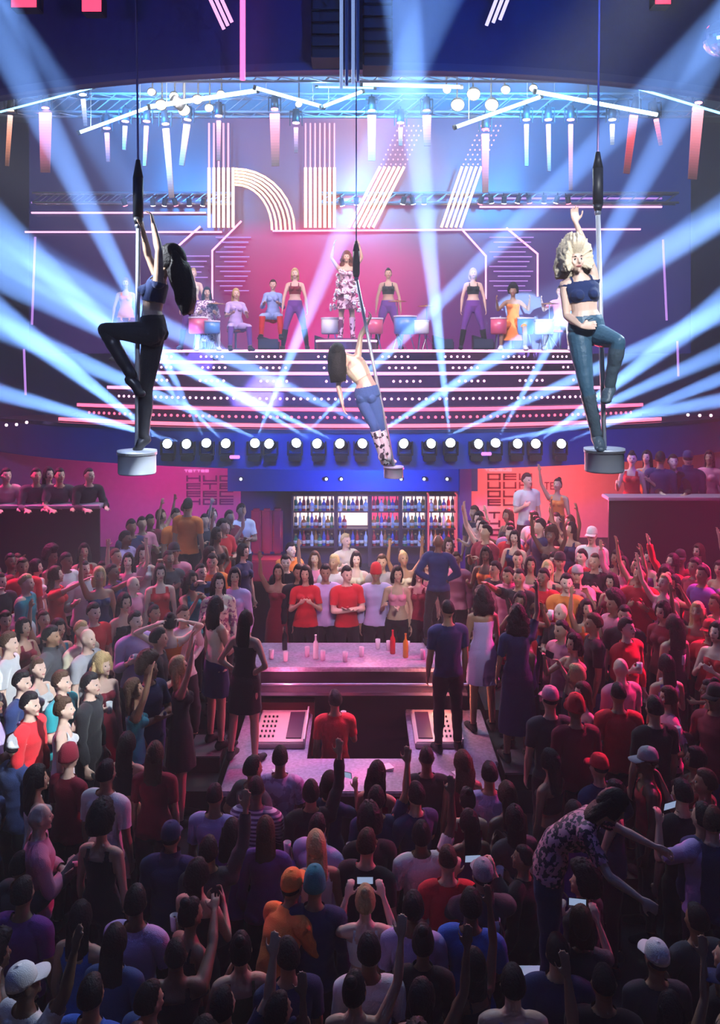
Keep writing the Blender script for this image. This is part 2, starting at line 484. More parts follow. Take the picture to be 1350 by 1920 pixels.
    def skirt(s, length=.42, flare=.03):
        key = ('skirt', length)
        if key in s.cache: return s.cache[key]
        J = s.J; n = 40; rings = 14; vs = []; fs = []
        kn = {g: J['kne' + g] for g in 'LR'}
        for j in range(rings + 1):
            t = j / rings; z = .10 - t * (length + .10)
            c = J['pelvis'] + np.array([0, 0, z])
            if z < 0:
                w = -z / .44
                mid = (J['hipL'] + J['hipR']) / 2 * (1 - w) + (kn['L'] + kn['R']) / 2 * w
                c = np.array([mid[0], mid[1], J['pelvis'][2] + z])
            a = np.interp(z, [-.5, -.1, 0, .12], [.19 + flare, .186, .182, .135]); b = np.interp(z, [-.5, -.1, 0, .12], [.15 + flare, .138, .132, .10])
            for k in range(n):
                an = 2 * PI * k / n; ww = 1 + .035 * t * math.sin(an * 9)
                vs.append(c + J['hx'] * a * ww * math.cos(an) + np.array([-J['hx'][1], J['hx'][0], 0]) * b * ww * math.sin(an))
        for j in range(rings):
            for k in range(n): fs.append((j * n + k, j * n + (k + 1) % n, (j + 1) * n + (k + 1) % n, (j + 1) * n + k))
        me = _mesh_from('skirt', vs, fs); me.polygons.foreach_set('use_smooth', [True] * len(me.polygons)); me.materials.append(None)
        s.cache[key] = me
        return me

# ---------------------------------------------------------------- hair and hats, in the head's frame
def hair_shell(kind, seed=0):
    nu, nv = (44, 30) if kind != 'halo' else (80, 56); V = []; Fc = []
    rnd = random.Random(seed)
    for j in range(nv + 1):
        th = PI * j / nv
        for i in range(nu):
            ph = 2 * PI * i / nu
            x, y, z = math.sin(th) * math.cos(ph), math.sin(th) * math.sin(ph), math.cos(th)
            # face window: front and below the hairline; nape below
            hl = .64 if kind not in ('afro', 'curly') else .58
            lo = {'short': -.25, 'crop': -.1}.get(kind, -.45)
            win = 0.
            lim = hl if y < -.35 else (lo if y > .15 else hl + (lo - hl) * (y + .35) / .5)
            if kind in ('bob', 'long', 'curly', 'wavy', 'mane', 'halo') and y > -.62 and abs(x) > .55: lim = min(lim, -.5)
            if y < -.72: lim = hl
            w = 1 / (1 + math.exp(-(z - lim) * 22))
            base = .80; out = {'short': 1.13, 'crop': 1.06, 'bob': 1.2, 'long': 1.15, 'wavy': 1.2, 'afro': 1.62, 'curly': 1.42, 'bun': 1.09, 'mane': 1.24, 'halo': 1.95}[kind]
            r = base + (out - base) * w
            nz = noise.noise(Vector((x * 3 + seed, y * 3, z * 3)))
            if kind in ('afro', 'curly', 'halo'): nz = nz * .5 + noise.noise(Vector((x * 9 + seed, y * 9, z * 9))) * .9; r *= 1 + (.10 if kind != 'halo' else .15) * nz * w
            else: r *= 1 + (.02 * nz + .014 * math.sin(ph * 18 + 4 * z)) * w
            V.append((x * .0745 * r, y * .098 * r + (.006 if y > 0 else 0), z * .118 * r + (.004 if kind != 'afro' else .02)))
    for j in range(nv):
        for i in range(nu): Fc.append((j * nu + i, (j + 1) * nu + i, (j + 1) * nu + (i + 1) % nu, j * nu + (i + 1) % nu))
    def curtain(zb, wtop, wbot, depth, wavy):
        n = 28; rr = 18; o = len(V)
        for j in range(rr + 1):
            t = j / rr; z = .07 + (zb - .07) * t
            w = np.interp(t, [0, .25, .7, 1], [wtop * .8, wtop, (wtop + wbot) / 2 + .01, wbot]); d = np.interp(t, [0, .3, .8, 1], [.04, depth, depth * .8, depth * .4])
            cy = np.interp(t, [0, .3, .6, 1], [.04, .052, .075, .07])
            for k in range(n):
                an = 2 * PI * k / n
                ww = 1 + .05 * math.sin(an * 7 + wavy * t * 9 + seed) + .06 * wavy * noise.noise(Vector((math.cos(an) * 2, math.sin(an) * 2, t * 6 + seed)))
                V.append((math.cos(an) * w * ww, cy + math.sin(an) * d * ww, z + .012 * math.sin(an * 5 + seed) * t))
        for j in range(rr):
            for k in range(n): Fc.append((o + j * n + k, o + j * n + (k + 1) % n, o + (j + 1) * n + (k + 1) % n, o + (j + 1) * n + k))
        Fc.append(tuple(o + k for k in range(n))); Fc.append(tuple(o + rr * n + k for k in reversed(range(n))))
    if kind == 'long': curtain(-.36, .086, .075, .048, .3)
    if kind == 'wavy': curtain(-.30, .105, .11, .060, 1.6)
    if kind == 'bob': curtain(-.13, .09, .085, .05, .2)
    if kind == 'curly': curtain(-.20, .13, .13, .085, 2.)
    if kind == 'mane': curtain(-.46, .115, .10, .105, 1.1)
    if kind == 'halo': curtain(-.15, .16, .15, .10, 2.)
    me = _mesh_from('hair', V, Fc)
    if kind == 'bun':
        bm = bmesh.new(); bm.from_mesh(me)
        bmesh.ops.create_icosphere(bm, subdivisions=3, radius=.042, matrix=Matrix.Translation((0, .055, .115)))
        bm.to_mesh(me); bm.free()
    if kind == 'short' and False: pass
    bm = bmesh.new(); bm.from_mesh(me); bmesh.ops.recalc_face_normals(bm, faces=bm.faces); bm.to_mesh(me); bm.free()
    me.polygons.foreach_set('use_smooth', [True] * len(me.polygons)); me.materials.append(None)
    return me
HAIR = {k: hair_shell(k, i * 1.7) for i, k in enumerate(('short', 'crop', 'bob', 'long', 'wavy', 'afro', 'curly', 'bun', 'mane', 'halo'))}
def hat_mesh(kind):
    b = MB(); n = 28
    prof = [(.0, .150), (.03, .148), (.062, .132), (.082, .10), (.089, .06), (.09, .035)] if kind == 'cap' else [(.0, .165), (.03, .16), (.062, .142), (.084, .10), (.093, .05), (.096, .02), (.097, .0)]
    rings = []
    for r, z in prof:
        rings.append([b.bm.verts.new((.93 * r * math.cos(2 * PI * k / n), .01 + 1.13 * r * math.sin(2 * PI * k / n) * (1 + .01 * math.sin(k * 9)), z)) for k in range(n)])
    for a, c in zip(rings, rings[1:]):
        for k in range(n): b.bm.faces.new((a[k], c[k], c[(k + 1) % n], a[(k + 1) % n]))
    me = b.mesh(kind, True); me.materials.append(None)
    sd = bmesh.new(); sd.from_mesh(me); bmesh.ops.solidify(sd, geom=sd.faces, thickness=.004); sd.to_mesh(me); sd.free()
    return me
def brim_mesh():
    b = MB(); n = 14; top = []; bot = []
    for k in range(n + 1):
        a = -PI * .36 + PI * .72 * k / n
        for L_, r in ((top, 0), (bot, 1)): pass
        i = Vector((.083 * math.sin(a), .01 - .10 * math.cos(a), .04)); o = Vector((.086 * math.sin(a), -.075 - .10 * math.cos(a), .03 - .012 * abs(math.sin(a))))
        top.append((b.bm.verts.new(i), b.bm.verts.new(o))); bot.append((b.bm.verts.new(i - Vector((0, 0, .005))), b.bm.verts.new(o - Vector((0, 0, .005)))))
    for k in range(n):
        b.bm.faces.new((top[k][0], top[k][1], top[k + 1][1], top[k + 1][0])); b.bm.faces.new((bot[k][0], bot[k + 1][0], bot[k + 1][1], bot[k][1]))
        b.bm.faces.new((top[k][1], bot[k][1], bot[k + 1][1], top[k + 1][1]))
    me = b.mesh('brim', True); me.materials.append(None); return me
CAP, BEANIE, BRIM = hat_mesh('cap'), hat_mesh('beanie'), brim_mesh()

SKIN = {'light': (.74, .50, .40), 'tan': (.56, .35, .24), 'brown': (.34, .19, .12), 'dark': (.16, .085, .055)}
def skin(n):
    m = mat('skin_' + n, SKIN[n], .48, bump=.08, bscale=90, spec=.45)
    m.node_tree.nodes['Principled BSDF'].inputs['Subsurface Weight'].default_value = 0
    return m
HAIRC = {'pale': (.80, .66, .48), 'black': (.012, .010, .012), 'brown': (.06, .03, .018), 'blonde': (.55, .38, .18), 'blue': (.03, .08, .35), 'auburn': (.16, .04, .02), 'grey': (.4, .4, .42)}
def hairm(n): return mat('hair_' + n, HAIRC[n], .55, bump=.5, bscale=60, spec=.18)
EYEW = mat('eye_white', (.8, .8, .8), .25); IRIS = mat('iris_brown', (.03, .018, .012), .25); LIPS = mat('lips_rose', (.42, .12, .12), .4)
CLOTH = {'black': (.012, .012, .016), 'charcoal': (.05, .05, .06), 'navy': (.015, .03, .11), 'white': (.82, .82, .84), 'grey': (.33, .33, .36), 'red': (.65, .02, .03), 'maroon': (.22, .012, .03),
         'blue': (.03, .14, .6), 'pink': (.85, .28, .42), 'orange': (.95, .25, .05), 'olive': (.10, .11, .04), 'teal': (.02, .26, .30), 'lilac': (.55, .42, .78), 'cream': (.85, .76, .55), 'yellow': (.85, .6, .08), 'brown': (.16, .07, .03), 'denim': (.04, .09, .24), 'purple': (.18, .05, .32)}
def cloth(n): return mat('cloth_' + n, CLOTH[n], .82, bump=.35, bscale=160, spec=.25, sheen=.1)

def slot(o, mats):
    for i, m in enumerate(mats):
        o.material_slots[i].link = 'OBJECT'; o.material_slots[i].material = m
# people share mesh data; each object's own colour feeds the shared skin, hair and cloth materials
def by_object_colour(name, like):
    m = like.copy(); m.name = name; nt = m.node_tree; oi = nt.nodes.new('ShaderNodeObjectInfo')
    nt.links.new(oi.outputs['Color'], nt.nodes['Principled BSDF'].inputs['Base Color']); return m
SHARED = {}
def share(m):
    """(shared material, colour) of a plain skin, hair or cloth material"""
    for pre, tb in (('skin_', SKIN), ('hair_', HAIRC), ('cloth_', CLOTH)):
        if m.name.startswith(pre) and m.name[len(pre):] in tb:
            if pre not in SHARED: SHARED[pre] = by_object_colour(pre + 'of_person', m)
            return SHARED[pre], tb[m.name[len(pre):]]
    return m, None
VARIANT = {}
def wear(o, me, mats):
    sh = [share(m) for m in mats]; key = (me.name, tuple(x[0].name for x in sh))
    if key not in VARIANT:
        if all(x is None for x in me.materials): v = me
        else: v = me.copy()
        for i, x in enumerate(sh): v.materials[i] = x[0]
        VARIANT[key] = v
    o.data = VARIANT[key]
    if sh[0][1]: o.color = (*sh[0][1], 1)
def dress_up(root, fig, skn, hair, hairc, top, topm, bottom, bottomm, shoem=None, shoes='shoes', hatm=None, extra=(), hairscale=1., hairM=None):
    """body and clothing objects under one person"""
    def put(name, me, mats):
        o = bpy.data.objects.new(name, me); LINK(o); o.parent = root; wear(o, me, mats); return o
    put('body', fig.body, [skin(skn), EYEW, IRIS, LIPS])
    M = Matrix.Translation(Vector(fig.J['head'])) @ Matrix(fig.J['headR']).to_4x4() @ Matrix.Scale(.97 if fig.sex == 'f' else 1.01, 4)
    if hair in HAIR:
        o = put('hair', HAIR[hair], [hairm(hairc)]); o.matrix_local = M @ Matrix.Scale(hairscale, 4) if hairM is None else Matrix.Translation(Vector(fig.J['head'])) @ hairM
    if hair in ('cap', 'backcap'):
        o = put('hair', HAIR['crop'], [hairm(hairc)]); o.matrix_local = M
        o = put('cap', CAP, [hatm]); o.matrix_local = M @ (Matrix.Rotation(PI, 4, 'Z') if hair == 'backcap' else Matrix())
        b = bpy.data.objects.new('brim', BRIM); LINK(b); b.parent = o; wear(b, BRIM, [hatm])
    if hair == 'beanie':
        o = put('beanie', BEANIE, [hatm]); o.matrix_local = M
    for kind, m in ((top, topm), (bottom, bottomm), (shoes, shoem)) + tuple(extra):
        if not kind or m is None: continue
        if kind == 'dressskirt':
            put('dress', fig.garment('dress'), [m]); put('skirt', fig.skirt(.36), [m]); continue
        if kind == 'skirt': put('skirt', fig.skirt(.34), [m]); continue
        if kind == 'longskirt': put('skirt', fig.skirt(.62), [m]); continue
        if kind in ('shoes', 'boots'):
            for sd in 'LR':
                g = fig.garment(kind[:-1] + sd)
                if g is not None: put(kind[:-1], g, [m])
            continue
        g = fig.garment(kind)
        if g is not None:
            put({'tshirt': 'shirt', 'tank': 'tank_top', 'crop': 'crop_top', 'tube': 'crop_top', 'hoodie': 'hooded_top', 'vest': 'vest'}.get(kind, kind), g, [m])
# poses: direction vectors in the figure's own frame (it faces -Y, +X is its left)
POSES = {
 'standing with arms down': dict(armL=((.16, -.02, -1), (.04, -.22, -1)), armR=((-.16, -.02, -1), (-.04, -.22, -1))),
 'holding a drink': dict(armL=((.18, .05, -1), (0, -.3, -1)), armR=((-.25, -.15, -1), (.15, -1, .55)), head=(-4, 0, 12), hands={'R': dict(side=(0, -.2, 1), pn=(1, 0, 0), curl=.9, spread=.2)}),
 'raising one arm': dict(armL=((.2, -.1, -1), (0, -.5, -1)), armR=((-.45, -.35, 1), (-.05, -.25, 1)), head=(-12, 0, -8), shrot=.1, hands={'R': dict(side=(1, 0, 0), pn=(0, -1, 0), curl=.15)}),
 'raising both arms': dict(armL=((.5, -.3, 1), (-.05, -.2, 1)), armR=((-.5, -.3, 1), (.05, -.2, 1)), head=(-14, 0, 0), hands={'R': dict(side=(1, 0, 0), pn=(0, -1, 0), curl=.2), 'L': dict(side=(-1, 0, 0), pn=(0, -1, 0), curl=.2)}),
 'holding up a phone': dict(armL=((.25, -.75, -.5), (-.42, -.45, 1.1)), armR=((-.25, -.75, -.5), (.42, -.45, 1.1)), head=(-6, 0, 0), hands={'R': dict(side=(1, 0, 0), pn=(0, -1, 0), curl=.8, spread=.2), 'L': dict(side=(-1, 0, 0), pn=(0, -1, 0), curl=.8, spread=.2)}),
 'clapping': dict(armL=((.25, -.35, -1), (-.62, -.75, .65)), armR=((-.25, -.35, -1), (.62, -.75, .65)), head=(-8, 0, -10), hands={'R': dict(side=(0, .3, 1), pn=(1, 0, 0), curl=.1, spread=.2), 'L': dict(side=(0, .3, 1), pn=(-1, 0, 0), curl=.1, spread=.2)}),
 'pointing forward': dict(armL=((.2, 0, -1), (.0, -.3, -1)), armR=((-.3, -1, .45), (-.05, -1, .55)), head=(-8, 0, 6), hands={'R': dict(side=(1, 0, 0), pn=(0, 0, -1), curl=.3)}),
 'hands on hips': dict(armL=((.62, .30, -1), (-.85, -.25, -.55)), armR=((-.62, .30, -1), (.85, -.25, -.55)), hiprot=.12, legL=((.2, -.1, -1), (.05, .1, -1))),
 'arms crossed': dict(armL=((.18, -.35, -1), (-.95, -.42, .18)), armR=((-.18, -.35, -1), (.95, -.5, .1)), head=(0, 0, 10)),
 'hands behind head': dict(armL=((.9, -.15, .55), (-.85, .38, .42)), armR=((-.9, -.15, .55), (.85, .38, .42)), head=(-4, 0, 0)),
 'leaning forward on forearms': dict(spine=(0, -.30, 1), lean=(0, -.45, 1), armL=((.25, -.45, -1), (-.3, -1, -.02)), armR=((-.25, -.45, -1), (.3, -1, -.02)), head=(-6, 0, 14), legL=((.1, .05, -1), (.03, .03, -1)), legR=((-.1, .05, -1), (-.03, .03, -1))),
 'dancing with a bent arm': dict(spine=(.10, 0, 1), lean=(-.12, .02, 1), hiprot=.25, shrot=-.15, armL=((.8, -.2, .1), (-.15, -.5, 1)), armR=((-.5, -.2, -.8), (.1, -1, .1)), head=(-8, 10, 16), legL=((.2, -.2, -1), (-.05, .3, -1))),
}
def make_fig(pose, sex, **kw):
    p = dict(POSES[pose]); hands = p.pop('hands', None)
    J = default_joints(sex, **p)
    if pose == 'dancing with a bent arm': hands = {'L': dict(side=(-1, 0, 0), pn=(0, -1, 0), curl=.3)}
    return Figure(J, sex, hands, **kw)
# ================================================================ the setting
YC, RF = 26.9, 11.6            # centre line and radius of the curved stage front
floor_m = mat('floor_dark', (.035, .032, .04), .35, var=.3, vscale=2.)
step_m = mat('step_dark', (.03, .03, .036), .5, var=.2)
wall_m = mat('wall_paint', (.62, .55, .58), .7, bump=.1, bscale=20, var=.08)
dark_m = mat('dark_paint', (.02, .022, .03), .6, bump=.1)
struct(MB().box((-10, -1.5, -.2), (10, 22.5, 0)).build('floor', floor_m))
# raised standing levels on both sides of the bar and behind it
IW = 1.64
LEV = [(7.0, 8.4, .35), (8.4, 9.6, .70), (9.6, 11.2, .95), (11.2, 13.0, 1.20), (13.0, 22.5, 1.40)]
for sg in (-1, 1):
    for a, b, z in LEV:
        if a < 12:
            lo, hi = (IW, 10) if sg > 0 else (-10, -IW)
            struct(MB().box((lo, a, 0), (hi, b, z)).build('floor', step_m))
struct(MB().box((-IW, 12.35, 0), (IW, 15.2, .95)).build('floor', step_m))
struct(MB().box((-IW, 15.2, 0), (IW, 22.5, 1.40)).build('floor', step_m))
struct(MB().box((-10.3, -1.5, 0), (-10, 22.5, 13.6)).build('wall_left', dark_m))
struct(MB().box((10, -1.5, 0), (10.3, 22.5, 13.6)).build('wall_right', dark_m))
backw = mat('wall_purple', (.20, .16, .30), .7)
struct(MB().box((-10, 22.2, 0), (10, 22.5, 13.6)).build('wall_back', backw))
struct(MB().box((-10, -1.7, 0), (10, -1.5, 13.6)).build('wall_front', dark_m))
struct(MB().box((-10, 12.0, 11.9), (10, 22.5, 12.2)).build('ceiling', mat('ceiling_paint', (.30, .34, .42), .6)))
struct(MB().box((-10, -1.5, 13.2), (10, 12.0, 13.6)).build('ceiling', dark_m))

# hanging ceiling drum with its dark curved rim (bulges towards the room)
drum_m = mat('drum_navy', (.035, .045, .16), .45, bump=.05, var=.15)
struct(MB().arc(0, 23.5, 12.2, 12.4, 9.57, 13.2, -.95, .95, 64).build('ceiling_rim', drum_m))
struct(MB().arc(0, 23.5, 12.36, 12.46, 9.55, 9.65, -.95, .95, 64).build('ceiling_rim_trim', mat('rim_edge', (.08, .09, .2), .4)))

# wall under the stage with the bar; side paint reads by the coloured lamps
struct(MB().box((-10, 18.6, 1.4), (-2.6, 18.8, 3.95)).build('wall_left_bar', wall_m))
struct(MB().box((2.35, 18.6, 1.4), (10, 18.8, 3.95)).build('wall_right_bar', wall_m))
struct(MB().box((-2.6, 18.6, 1.4), (2.35, 18.8, 3.95)).build('wall_bar', mat('bar_wall_blue', (.03, .07, .22), .5)))

# ---------------------------------------------------------------- curved stage
fas_m = mat('fascia_blue', (.03, .10, .50), .38, bump=.04, var=.2, vscale=1.5, coat=.3)
stage = empty('stage', (0, 15.3, 3.8), label='curved tiered stage with glowing pink step edges above the bar', cat='stage')
def st(name, mb, m):
    o = mb.build(name, m); o.matrix_world = Matrix(); o.parent = stage; o.matrix_parent_inverse = Matrix.Translation((0, -15.3, -3.8)); return o
st('fascia', MB().arc(0, YC, RF - .12, RF, 3.80, 4.50, -.86, .86, 80), fas_m)
st('underside', MB().arc(0, YC, 7.2, RF - .13, 3.78, 3.86, -.86, .86, 60), mat('soffit_dark', (.02, .03, .09), .5))
st('fascia_rail', MB().arc(0, YC, RF - .02, RF + .05, 4.46, 4.53, -.86, .86, 80), mat('rail_blue', (.05, .08, .2), .3, metal=.6))
deck_m = mat('deck_dark', (.10, .03, .09), .35, var=.3)
st('side_deck', MB().arc(0, YC, 7.2, RF - .13, 4.30, 4.44, -.86, .86, 60), deck_m)
tiers = [(11.42, 4.44, 4.60), (11.15, 4.60, 4.88), (10.55, 4.88, 5.22), (9.95, 5.22, 5.52), (9.35, 5.52, 5.74), (8.75, 5.74, 5.98)]
strips = [((1, .12, .2), 3.2), ((1, .10, .22), 3.), ((1, .30, .52), 2.4), ((1, .34, .75), 2.4), ((.9, .40, 1), 2.2), ((1, .42, .66), 2.4)]
halfw = [.56, .54, .52, .50, .54, .60]
for k, ((r, z0, z1), (c, e), hw) in enumerate(zip(tiers, strips, halfw)):
    st('step', MB().arc(0, YC, 7.2 if k < 5 else 4.5, r, z0, z1, -hw, hw, 60), deck_m)
    s_ = st('led_strip', MB().arc(0, YC, r - .02, r + .025, z1 - .055, z1 + .006, -hw, hw, 60), glow('strip%d' % k, c, e))
    s_['label'] = 'glowing pink step edge'
# small round riser lamps in each step face
bulb_m = glow('riser_bulb', (1, .45, .75), 3.5); bulb_r = glow('riser_bulb_red', (1, .1, .2), 3)
for k, ((r, z0, z1), hw) in enumerate(zip(tiers, halfw)):
    if k == 0: continue
    b = MB(); z = (z0 + z1) / 2 - .03; n = int(hw * r * 2 / .14)
    for i in range(n):
        a = -hw + .03 + (2 * hw - .06) * i / (n - 1)
        if (i // 5) % 2 and k > 2: continue
        x, y = r * math.sin(a), YC - r * math.cos(a)
        q = Vector((math.sin(a), -math.cos(a), 0))
        b.cyl(Vector((x, y, z)) - q * .01, Vector((x, y, z)) + q * .012, .026, n=8)
    o = st('riser_bulb', b, bulb_r if k < 2 else bulb_m); o['kind'] = 'stuff'

# ---------------------------------------------------------------- LED wall behind the stage
def led_screen_mat():
    m = bpy.data.materials.new('led_screen'); m.use_nodes = True; nt = m.node_tree; b = nt.nodes['Principled BSDF']
    b.inputs['Base Color'].default_value = (.01, .01, .015, 1); b.inputs['Roughness'].default_value = .4
    tc = nt.nodes.new('ShaderNodeTexCoord'); sp = nt.nodes.new('ShaderNodeSeparateXYZ'); nt.links.new(tc.outputs['Object'], sp.inputs[0])
    nz = nt.nodes.new('ShaderNodeTexNoise'); nz.inputs['Scale'].default_value = .45; nz.inputs['Detail'].default_value = 2
    nt.links.new(tc.outputs['Object'], nz.inputs['Vector'])
    ad = nt.nodes.new('ShaderNodeMath'); ad.operation = 'MULTIPLY_ADD'; nt.links.new(nz.outputs['Fac'], ad.inputs[0]); ad.inputs[1].default_value = 2.6; nt.links.new(sp.outputs['X'], ad.inputs[2])
    mr = nt.nodes.new('ShaderNodeMapRange'); mr.inputs['From Min'].default_value = -7.0; mr.inputs['From Max'].default_value = 9.4; nt.links.new(ad.outputs[0], mr.inputs['Value'])
    r1 = nt.nodes.new('ShaderNodeValToRGB'); e = r1.color_ramp.elements
    cols = [(0., (.015, .01, .10)), (.18, (.05, .01, .13)), (.30, (.20, .004, .14)), (.42, (1., .0, .26)), (.52, (.95, .0, .30)), (.62, (.22, .02, .22)), (.72, (.10, .015, .22)), (.85, (.04, .02, .24)), (1., (.02, .02, .14))]
    e[0].color = (*cols[0][1], 1); e[1].position = 1; e[1].color = (*cols[-1][1], 1)
    for p_, c_ in cols[1:-1]:
        n_ = e.new(p_); n_.color = (*c_, 1)
    nt.links.new(mr.outputs[0], r1.inputs[0])
    r2 = nt.nodes.new('ShaderNodeValToRGB'); e = r2.color_ramp.elements
    cols = [(0., (.015, .015, .12)), (.28, (.05, .01, .10)), (.42, (.35, .03, .08)), (.50, (.85, .16, .06)), (.56, (.55, .05, .08)), (.63, (.14, .02, .20)), (.78, (.02, .03, .30)), (1., (.01, .03, .20))]
    e[0].color = (*cols[0][1], 1); e[1].position = 1; e[1].color = (*cols[-1][1], 1)
    for p_, c_ in cols[1:-1]:
        n_ = e.new(p_); n_.color = (*c_, 1)
    nt.links.new(mr.outputs[0], r2.inputs[0])
    mz = nt.nodes.new('ShaderNodeMapRange'); mz.inputs['From Min'].default_value = 8.6; mz.inputs['From Max'].default_value = 9.0; nt.links.new(sp.outputs['Z'], mz.inputs['Value'])
    mx = nt.nodes.new('ShaderNodeMix'); mx.data_type = 'RGBA'; nt.links.new(mz.outputs[0], mx.inputs['Factor']); nt.links.new(r1.outputs[0], mx.inputs['A']); nt.links.new(r2.outputs[0], mx.inputs['B'])
    nt.links.new(mx.outputs['Result'], b.inputs['Emission Color']); b.inputs['Emission Strength'].default_value = .78
    return m
YL = 19.6
scr = MB().box((-7.6, YL, 5.9), (7.6, YL + .25, 11.3)).build('led_screen', led_screen_mat())
scr.data.materials.append(None)
tag(scr, 'wide LED screen glowing magenta and purple behind the stage performers', 'screen')
def zl(y, Y=YL - .06): return ZC - (y - 667) * Y / F
def xl(x, Y=YL - .06): return (x - 675) * Y / F
def seg(b, p, q, w=.03, Y=YL - .06, d=.05):
    a = Vector((xl(p[0], Y), Y, zl(p[1], Y))); c = Vector((xl(q[0], Y), Y, zl(q[1], Y)))
    v = c - a; ang = math.atan2(v.z, v.x)
    b.obox((a + c) / 2, (v.length + w * .6, d, w), Matrix.Rotation(-ang, 3, 'Y'))
# glowing letter strokes made of parallel LED tubes
warm = [glow('led_warm_a', (1, .58, .27), 3.6), glow('led_pink', (1, .34, .42), 1.5)]
sign = empty('led_sign', (0, YL - .1, 8.9), label='big LED sign of striped letter strokes hung before the screen', cat='sign')
def sgpart(name, b, m, label=None):
    o = b.build(name, m); o.parent = sign; o.matrix_parent_inverse = Matrix.Translation((0, -(YL - .1), -8.9))
    if label: o['label'] = label
    return o
YS = YL - .35
def stroke(name, lines, bright, w=.035, lab=None):
    b = MB()
    for p, q in lines: seg(b, p, q, w, YS)
    return sgpart(name, b, bright, lab)
stroke('letter_upper_strokes', [((392 + 9 * k, 232), (392 + 9 * k, 314)) for k in range(5)], warm[1])
stroke('letter_stroke', [((392 + 9 * k, 316), (392 + 9 * k, 425)) for k in range(6)], warm[0], .06)
arcl = []
for k in range(6):
    rx, ry = 68 + k * 8.4, 84 + k * 5.8
    pts = [(442 + rx * math.sin(t), 430 - ry * math.cos(t)) for t in [i * PI / 2 / 9 for i in range(10)]]
    arcl += [(p, q) for p, q in zip(pts, pts[1:])]
stroke('letter_arc', [(p, q) for p, q in arcl], warm[0], .045)
stroke('letter_upper_strokes', [((573 + 9 * k, 232), (573 + 9 * k, 314)) for k in range(7)], warm[1], .03)
stroke('letter_stroke', [((573 + 9 * k, 316), (573 + 9 * k, 425)) for k in range(7)], warm[0], .065)
for x0, x1, xt in ((712, 655, 762), (866, 828, 900)):
    n = 6 if x0 == 712 else 5
    stroke('letter_slash', [((x0 + 9 * k, 314), (x0 + 9 * k - (x0 - x1), 425)) for k in range(n)], warm[0], .06 if x0 == 712 else .055)
    b = MB()
    for k in range(n):
        for j in range(9):
            px, py = x0 + 9 * k + j * 4.2 + 3, 308 - j * 9
            b.cyl((xl(px, YS), YS - .02, zl(py, YS)), (xl(px, YS), YS + .02, zl(py, YS)), .018, n=6)
    sgpart('letter_dots', b, warm[1])['kind'] = 'stuff'
# thin pink light lines that frame the scenery
lines_m = glow('line_pink', (1, .38, .62), 2.2); lines_d = glow('line_violet', (.55, .25, .85), 1.1)
LN = [('frame_line', lines_m, [((48, 435), (415, 435)), ((512, 433), (1010, 430)), ((1010, 430), (1200, 430))]),
      ('upper_line', lines_m, [((60, 399), (385, 399)), ((900, 388), (1240, 388))]),
      ('upper_line', lines_d, [((60, 380), (385, 380)), ((905, 372), (1240, 372))]),
      ('zigzag_line', lines_m, [((452, 415), (398, 470)), ((398, 470), (398, 560))]),
      ('zigzag_line', lines_m, [((375, 425), (330, 465))]),
      ('zigzag_line', lines_m, [((866, 430), (911, 480)), ((911, 480), (911, 560))]),
      ('zigzag_line', lines_m, [((950, 428), (1008, 476)), ((1008, 476), (1008, 555))]),
      ('side_line', lines_d, [((66, 445), (60, 608))]), ('side_line', lines_d, [((1243, 450), (1250, 600))]),
      ('side_line', lines_d, [((45, 655), (48, 740))]), ('side_line', lines_d, [((1270, 640), (1272, 705))])]
for nm, m_, ls_ in LN:
    b = MB()
    for p, q in ls_: seg(b, p, q, .035, YL - .12)
    o = b.build('scenery_light_line', m_)
    xs = sum(p[0] + q[0] for p, q in ls_) / (2 * len(ls_))
    tag(o, {'frame_line': 'long horizontal pink light line below the letter strokes', 'upper_line': 'thin horizontal light line level with the small lamps', 'zigzag_line': 'pink light line that runs down slanting then upright beside the standing performers', 'side_line': 'upright violet light line at the outer edge of the screen'}[nm], 'light line', 'light lines on the scenery')
    o['label'] = {'frame_line': 'long horizontal pink light line right under the striped letter strokes'}.get(nm, o['label'])
    LNL = {0: None}
    o['_x'] = xs
lab = ['long horizontal pink light line right under the striped letters', 'pair of bright horizontal pink light lines level with the small row lamps', 'dim violet horizontal light line just above a brighter pink one',
       'slanting then upright pink light line beside the first pink screen glow, left of centre', 'short slanting pink light line near the first pole dancer', 'bent pink light line right of the leaning letter strokes, inner of two',
       'bent pink light line nearest the curly-haired pole dancer, outer of two', 'tall upright violet light line at the left edge of the screen', 'tall upright violet light line at the right edge of the screen',
       'short upright violet light line low at the far left', 'short upright violet light line low at the far right']
for o, l in zip([o for o in sc.collection.objects if o.name.startswith('scenery_light_line')], lab): o['label'] = l; del o['_x']
# fine horizontal tube grids beside the magenta centre
for gi, (x0, x1, y0, y1) in enumerate(((405, 470, 445, 545), (918, 1000, 445, 545), (340, 392, 480, 520))):
    b = MB()
    for j in range(12 if gi < 2 else 5):
        y = y0 + (y1 - y0) * j / (11 if gi < 2 else 4)
        seg(b, (x0 + (j % 3) * 8, y), (x1 - (j * 5 % 17), y), .018, YL - .12)
    o = b.build('tube_grille', lines_d)
    tag(o, ['grille of thin violet light tubes left of the magenta glow', 'grille of thin violet light tubes between two bent pink lines', 'small grille of violet tubes beside the long-haired pole dancer'][gi], 'light grille', 'light tube grilles')

